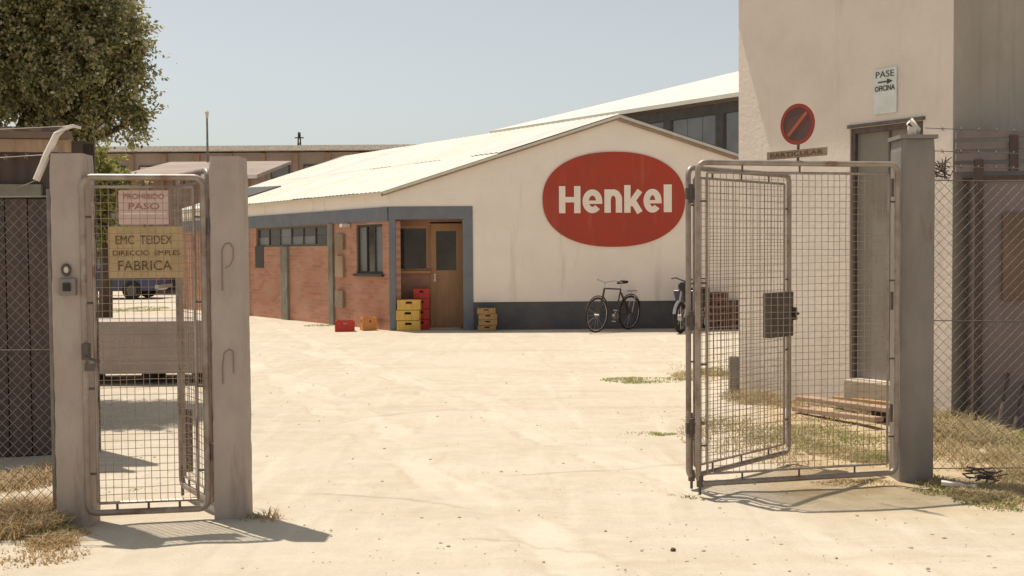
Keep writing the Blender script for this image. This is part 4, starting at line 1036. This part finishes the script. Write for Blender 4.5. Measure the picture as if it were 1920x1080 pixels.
for x in (-1.25, 1.25):
    for y in (.02, 1.63):
        m = MB().tube(cw(x, y - .09, .31), cw(x, y + .09, .31), .31, 18); wh = m.build('wheel', M['rubber'], car)
        MB().tube(cw(x, y - .10, .31), cw(x, y + .10, .31), .17, 12).build('hubcap', M['lock'], wh)
MB().box(cw(2.07, .82, .42), (.10, 1.6, .12)).build('bumper', M['chrome'], car)
for y in (.2, 1.4): MB().box(cw(2.05, y, .72), (.05, .25, .12)).build('tail_light', M['redc'], car)

# ------------------------------------------------------------------ street lamp and pylon on the skyline
sl_b = PY(388, 215, 48); lb_ = V((sl_b.x, 48, 0)); slm = thing('street_lamp', lb_, 'slim street lamp with pale head above the far hall roof', 'street lamp')
MB().tube(lb_, at_z(sl_b, sl_b.z), .07, 8, .04).build('pole', M['galv'], slm)
m = MB(); m.tube(at_z(sl_b, sl_b.z - .15), at_z(sl_b, sl_b.z + .12), .05, 8, .09); m.tube(at_z(sl_b, sl_b.z + .12), at_z(sl_b, sl_b.z + .2), .09, 8, .04); m.build('lamp_head', M['whitepaint'], slm)
py_ = PY(561, 248, 300); pyl = thing('lattice_pylon', (py_.x, 300, 0), 'tiny dark lattice pylon on the horizon above the far roof', 'pylon')
H = py_.z; m = MB()
for sx in (-1, 1):
    for sy in (-1, 1): m.tube((py_.x + 1.6 * sx, 300 + 1.6 * sy, 0), (py_.x + .2 * sx, 300 + .2 * sy, H), .14, 4)
for k in range(14):
    a = k / 14; b = (k + 1) / 14; wa = 1.6 + (.2 - 1.6) * a; wb_ = 1.6 + (.2 - 1.6) * b
    for s in (-1, 1):
        m.tube((py_.x - wa * s, 300 - wa, H * a), (py_.x + wb_ * s, 300 - wb_, H * b), .09, 4)
m.build('mast', M['mullion'], pyl)
for zz, ww in ((H - 1.5, 1.2), (H - 4.2, 2.2), (H - 5.4, 1.6)): MB().box((py_.x, 300, zz), (2 * ww, .3, .3)).build('crossarm', M['mullion'], pyl)

# ------------------------------------------------------------------ loose things in the grass
ps = thing('concrete_stub', gnd(1380, 742), 'short concrete stub post at the near corner of the cream building', 'post')
pb_ = base_of(ps); hst = PY(1380, 667, pb_.y).z
MB().box(pb_ + V((-.03, -.03, hst / 2 - .05)), (.10, .10, hst + .1)).build('stub', M['concrete2'], ps, bevel=.01)
for i, (a, b, wd_, lb_t) in enumerate((((1492, 764), (1664, 800), .14, 'weathered brown plank lying in the grass before the grey door step'),
                                 ((1484, 774), (1640, 806), .10, 'darker thin plank lying under the weathered plank in the grass'),
                                 ((1560, 764), (1672, 788), .07, 'pale batten lying across the plank pile by the step'))):
    A_ = gnd(*a); B_ = gnd(*b); dd = (B_ - A_); ln_ = dd.length; dd.normalize(); nn_ = V((-dd.y, dd.x, 0))
    z0 = .015 + (.055 if i != 1 else 0)
    o = MB().frame_box(A_ + up * z0, dd * ln_ + up * .05, nn_ * wd_, up * .04).build('plank', M['wood2'] if i < 2 else M['woodc'], at=A_, bevel=.004)
    tag(o, lb_t, 'plank', 'planks in front of the door step')
import bmesh
def rock(loc, sc, mt, label=None, seed=0):
    bm = bmesh.new(); bmesh.ops.create_icosphere(bm, subdivisions=3, radius=1)
    for v in bm.verts:
        k = 1 + .35 * mnoise.noise(v.co * 1.3 + V((seed, 0, 0))) + .12 * mnoise.noise(v.co * 3.5 + V((seed, 5, 0)))
        v.co = V((v.co.x * sc[0] * k, v.co.y * sc[1] * k, v.co.z * sc[2] * k))
    me = bpy.data.meshes.new('rock'); bm.to_mesh(me); bm.free(); me.materials.append(mt)
    o = bpy.data.objects.new('rock', me); COL.objects.link(o); o.location = loc
    if label: tag(o, label, 'rock')
    return o
rock(gnd(1655, 790) + up * .05, (.11, .08, .09), M['wood'], 'dark lump lying against the concrete door step', 1)
rock(gnd(1262, 1032) + up * .004, (.014, .012, .010), M['wood'], 'small dark pebble alone on the bright sand in the foreground', 4)
# old pipe lying by the right post
pp = MB(); pp.path([G(1765, 905, .03), G(1800, 909, .025), G(1830, 912, .03)], .018, 8)
tag(pp.build('old_pipe', M['whitepaint'], at=gnd(1765, 905)), 'short pale pipe lying in the grass right of the dark gate post', 'pipe')
wr = MB(); c_ = gnd(1845, 905)
for k in range(7): wr.path([c_ + V((random.uniform(-.13, .15), random.uniform(-.12, .12), random.uniform(.0, .10))) for _ in range(4)], .006, 5)
tag(wr.build('wire_coil', M['wood'], at=c_), 'dark tangle of old wire and twigs in the grass by the pale pipe', 'wire')
# dark slanting slats leaning on the right shed foot
for k in range(7):
    a = rA + rd * (.08 + k * .13) + rn_ * (.35 + .0 * k); 
    tag(MB().tube(a, a + rd * .20 - rn_ * .33 + up * random.uniform(.35, .52), .014, 5).build('stick', M['wood'], at=a), ['first', 'second', 'third', 'fourth', 'fifth', 'sixth', 'seventh'][k] + ' dark stick from the left edge of the purplish shed, leaning on its foot', 'stick', 'sticks leaning on the right shed')

# ------------------------------------------------------------------ vegetation
def blades(name, mt, spots, label, cat='grass', lean=1.35, wd=(.003, .006)):
    vs = []; fs = []
    for (cx, cy, rx, ry, n, h0, h1, ang) in spots:
        ca, sa = math.cos(ang), math.sin(ang)
        for _ in range(n):
            while True:
                r_ = math.sqrt(random.random()); a = random.random() * 6.283
                lx, ly = r_ * math.cos(a) * rx, r_ * math.sin(a) * ry
                x = cx + lx * ca - ly * sa; y = cy + lx * sa + ly * ca
                if mnoise.noise(V((x * 2.4, y * 2.4, 1))) + .35 * mnoise.noise(V((x * 9, y * 9, 4))) > random.uniform(-.45, .35) + .12 - (1 - r_) * .25 or random.random() < .05: break
            h = random.uniform(h0, h1) * (1.1 - .5 * r_); w_ = random.uniform(*wd); t = random.random() * 6.283
            dx, dy = math.cos(t), math.sin(t); l_ = random.uniform(.1, 1) * lean * h; u = random.random() * 6.283
            bx, by = math.cos(u) * w_, math.sin(u) * w_; z = gz(x, y) - .005; k = len(vs)
            vs += [(x - bx, y - by, z), (x + bx, y + by, z), (x + bx * .7 + dx * l_ * .35, y + by * .7 + dy * l_ * .35, z + h * .45), (x - bx * .7 + dx * l_ * .35, y - by * .7 + dy * l_ * .35, z + h * .45), (x + dx * l_, y + dy * l_, z + h * .62)]
            fs += [(k, k + 1, k + 2, k + 3), (k + 3, k + 2, k + 4)]
    me = bpy.data.meshes.new(name); me.from_pydata(vs, [], fs); me.materials.append(mt)
    o = bpy.data.objects.new(name, me); COL.objects.link(o); tag(o, label, cat); o['kind'] = 'stuff'; return o
def spot(px, py, rxp, dep, n, h0, h1, ang=0):
    p = gnd(px, py); rx = rxp * p.y / FPX; return (p.x, p.y, rx, dep, n, h0, h1, ang)
blades('dry_grass', M['drygrass'], [
    spot(1850, 850, 130, 1.4, 6500, .04, .14), spot(1900, 930, 120, .35, 3500, .03, .10), spot(1800, 820, 90, .5, 3000, .08, .24),
    spot(1480, 820, 210, 1.3, 4800, .02, .08), spot(1500, 700, 260, 2.2, 2500, .02, .08), spot(1600, 850, 90, .35, 2200, .02, .07), spot(1470, 745, 120, .8, 2500, .04, .14), spot(1320, 705, 60, .5, 900, .05, .16),
    spot(1600, 905, 90, .12, 500, .02, .05), spot(1760, 905, 40, .12, 350, .03, .12), spot(1420, 752, 60, .3, 700, .08, .26), spot(1300, 930, 50, .08, 60, .01, .03), spot(1800, 800, 60, .3, 600, .15, .35), spot(1620, 780, 80, .3, 900, .04, .12)],
    'dry yellow grass around the right gate post and in front of the cream building')
blades('green_weed', M['greengrass'], [spot(30, 1000, 90, .3, 260, .04, .16), spot(110, 1000, 30, .1, 120, .04, .12), spot(1770, 920, 60, .15, 300, .02, .07), spot(1300, 935, 30, .05, 60, .01, .04), spot(470, 975, 25, .08, 60, .02, .07), 
    spot(1215, 712, 90, .30, 1500, .02, .07), spot(1215, 812, 55, .12, 350, .015, .05), spot(1540, 820, 150, .7, 2600, .02, .08), spot(1340, 790, 60, .4, 500, .02, .06), spot(1640, 860, 60, .3, 600, .02, .09), spot(1860, 820, 110, 1.0, 2200, .04, .12),
    spot(1880, 940, 90, .25, 900, .02, .07), spot(1350, 700, 50, .4, 700, .05, .16), spot(250, 581, 60, 1.6, 1500, .04, .12), spot(600, 611, 30, .3, 260, .03, .08), spot(1620, 765, 60, .3, 500, .05, .14), spot(255, 917, 16, .05, 50, .01, .03)],
    'greenish weeds scattered through the dry grass and the yard edges')
blades('dry_tuft', M['rustgrass'], [
    spot(40, 985, 95, .38, 4800, .08, .30), spot(20, 905, 90, .4, 1500, .04, .14), spot(95, 1020, 50, .15, 700, .03, .12), spot(60, 1040, 110, .25, 700, .01, .06), spot(60, 900, 60, .5, 900, .04, .2), spot(140, 1000, 30, .08, 160, .02, .10), spot(508, 975, 22, .10, 60, .04, .14), spot(-60, 1000, 80, .4, 1500, .05, .2)],
    'rust coloured dry grass at the foot of the leftmost concrete post')

def tree(name, base, lobes, n_leaf, lsize, label, mt, seed, trunk=True, droop=0, shell=.55):
    rnd = random.Random(seed)
    t = thing(name, base, label, 'tree')
    m = MB()
    if trunk:
        pts = [V(base) - up * .1, V(base) + V((.05, 0, 1.2)), V(base) + V((0, .1, 2.2))]
        m.path(pts, [.16, .13, .11], 8)
        for (c, r_) in lobes:
            c = V(c); s = V(base) + V((0, .1, 2.1)); mid = s.lerp(c, .5) + V((rnd.uniform(-.2, .2), rnd.uniform(-.2, .2), .1)); m.path([s, mid, c], [.08, .05, .02], 6)
            for _ in range(10):
                e = c + V((rnd.gauss(0, 1), rnd.gauss(0, 1), rnd.gauss(0, .8))).normalized() * max(r_) * .85; m.path([c.lerp(mid, .3), c.lerp(e, .5) + V((0, 0, .05)), e], [.02, .012, .004], 4)
        m.build('trunk', M['bark'], t, smooth=True)
    vs = []; fs = []
    tot = sum(l[1][0] * l[1][1] * l[1][2] for l in lobes) ** 1
    twg = MB()
    for (c, r_) in lobes:
        c = V(c); share = int(n_leaf * (r_[0] * r_[1] * r_[2]) / tot); nt = max(16, share // 60)
        for _ in range(nt):
            while True:
                q = V((rnd.uniform(-1, 1), rnd.uniform(-1, 1), rnd.uniform(-1, 1)))
                if shell * rnd.random() < q.length < 1: break
            k = 1 + .28 * mnoise.noise(q * 2.2 + c)
            cc = c + V((q.x * r_[0], q.y * r_[1], q.z * r_[2])) * k
            out = (q.normalized() + V((0, 0, -.25 - droop)) + V((rnd.gauss(0, .35), rnd.gauss(0, .35), rnd.gauss(0, .3)))).normalized()
            ln = rnd.uniform(.18, .40) if rnd.random() < .7 else rnd.uniform(.4, .75); ax2 = out.orthogonal().normalized()
            twg.tube(cc - out * ln * .5, cc + out * ln * .5, .003, 3, .001)
            for j in range(60):
                s = rnd.uniform(-.5, .55); p = cc + out * ln * s + V((rnd.gauss(0, .03), rnd.gauss(0, .03), rnd.gauss(0, .03)))
                dr = (out * .7 + V((rnd.gauss(0, .6), rnd.gauss(0, .6), rnd.gauss(0, .6) - .2))).normalized(); sd2 = dr.cross(V((rnd.gauss(0, 1), rnd.gauss(0, 1), rnd.gauss(0, 1)))).normalized()
                L_ = lsize * rnd.uniform(.6, 1.3); W_ = L_ * rnd.uniform(.22, .36); b = len(vs)
                vs += [tuple(p), tuple(p + dr * L_ * .5 + sd2 * W_), tuple(p + dr * L_), tuple(p + dr * L_ * .5 - sd2 * W_)]; fs.append((b, b + 1, b + 2, b + 3))
    b0 = V(base)
    me = bpy.data.meshes.new('crown'); me.from_pydata([(v[0] - b0.x, v[1] - b0.y, v[2] - b0.z) for v in vs], [], fs); me.materials.append(mt)
    o = bpy.data.objects.new('crown', me); COL.objects.link(o); o.parent = t
    twg.build('twigs', M['bark'], t, kind='stuff')
    return t
TY = 11.5
def tp(px, py, y=TY): return PY(px, py, y)
def lobe(px, py, rpx, ry=None, y=TY): r_ = rpx * y / FPX; return (tp(px, py, y), (r_, r_ * .9, (ry or rpx) * y / FPX))
tb_ = tp(-20, 500); tb_.z = 0
tree('broadleaf_tree', tb_, [lobe(30, -60, 190), lobe(120, 60, 125, 105), lobe(10, 110, 150, 120), lobe(175, 130, 82, 85, 11.2), lobe(120, 200, 95, 65, 11.6), lobe(185, 190, 60, 50, 11.3), lobe(170, 235, 45, 50, 11.3), lobe(-100, 120, 150), lobe(205, 30, 45, 60), lobe(150, -60, 90),
     lobe(250, 110, 22, 22, 11.2), lobe(235, 200, 22, 20), lobe(258, 225, 7, 26, 11.3), lobe(240, 60, 30, 34, 11.2), lobe(258, 95, 12, 30, 11.1), lobe(232, 150, 34, 32, 11.3), lobe(90, 250, 60, 40, 11.2)],
     165000, .046, 'tall dense olive green tree overhanging the timber shed at top left', M['leaf'], 3, droop=.25, shell=.6)
bb_ = PY(195, 500, 24); bb_.z = 0
tree('yellow_green_bush', bb_, [lobe(190, 330, 50, 45, 24), lobe(170, 400, 45, 60, 24), lobe(215, 345, 25, 30, 24), lobe(182, 455, 26, 34, 25)], 9000, .09, 'yellow green small tree behind the pedestrian gate and far yard', M['bushleaf'], 5, trunk=True)

# pebbles and clods over the yard
def pebbles():
    bm = bmesh.new(); bmesh.ops.create_icosphere(bm, subdivisions=1, radius=1); tv = [v.co.copy() for v in bm.verts]; tf = [tuple(v.index for v in f.verts) for f in bm.faces]; bm.free()
    m = MB(); vs = []; fs = []
    for _ in range(2200):
        y = 4.3 + (random.random() ** 1.5) * 14; x = random.uniform(-.55, .55) * y * 1.05; s = random.choice((.003, .004, .004, .005, .008)) * random.uniform(.7, 1.3)
        if mnoise.noise(V((x * .8, y * .8, 9))) < -.15 and random.random() < .8: continue
        z = gz(x, y) + s * .2; k = len(vs); ax, ay, az = s * random.uniform(.8, 1.5), s * random.uniform(.8, 1.3), s * random.uniform(.4, .8)
        vs += [(x + v.x * ax, y + v.y * ay, z + v.z * az) for v in tv]; fs += [tuple(i + k for i in f) for f in tf]
    m.v = [V(v) for v in vs]; m.f = fs
    o = m.build('gravel', leaf_mat('gravel_stone', [(.46, .38, .28), (.55, .46, .34), (.62, .54, .43), (.50, .41, .30)], .9), kind='stuff'); tag(o, 'small loose stones scattered over the pale sandy yard', 'gravel')
pebbles()
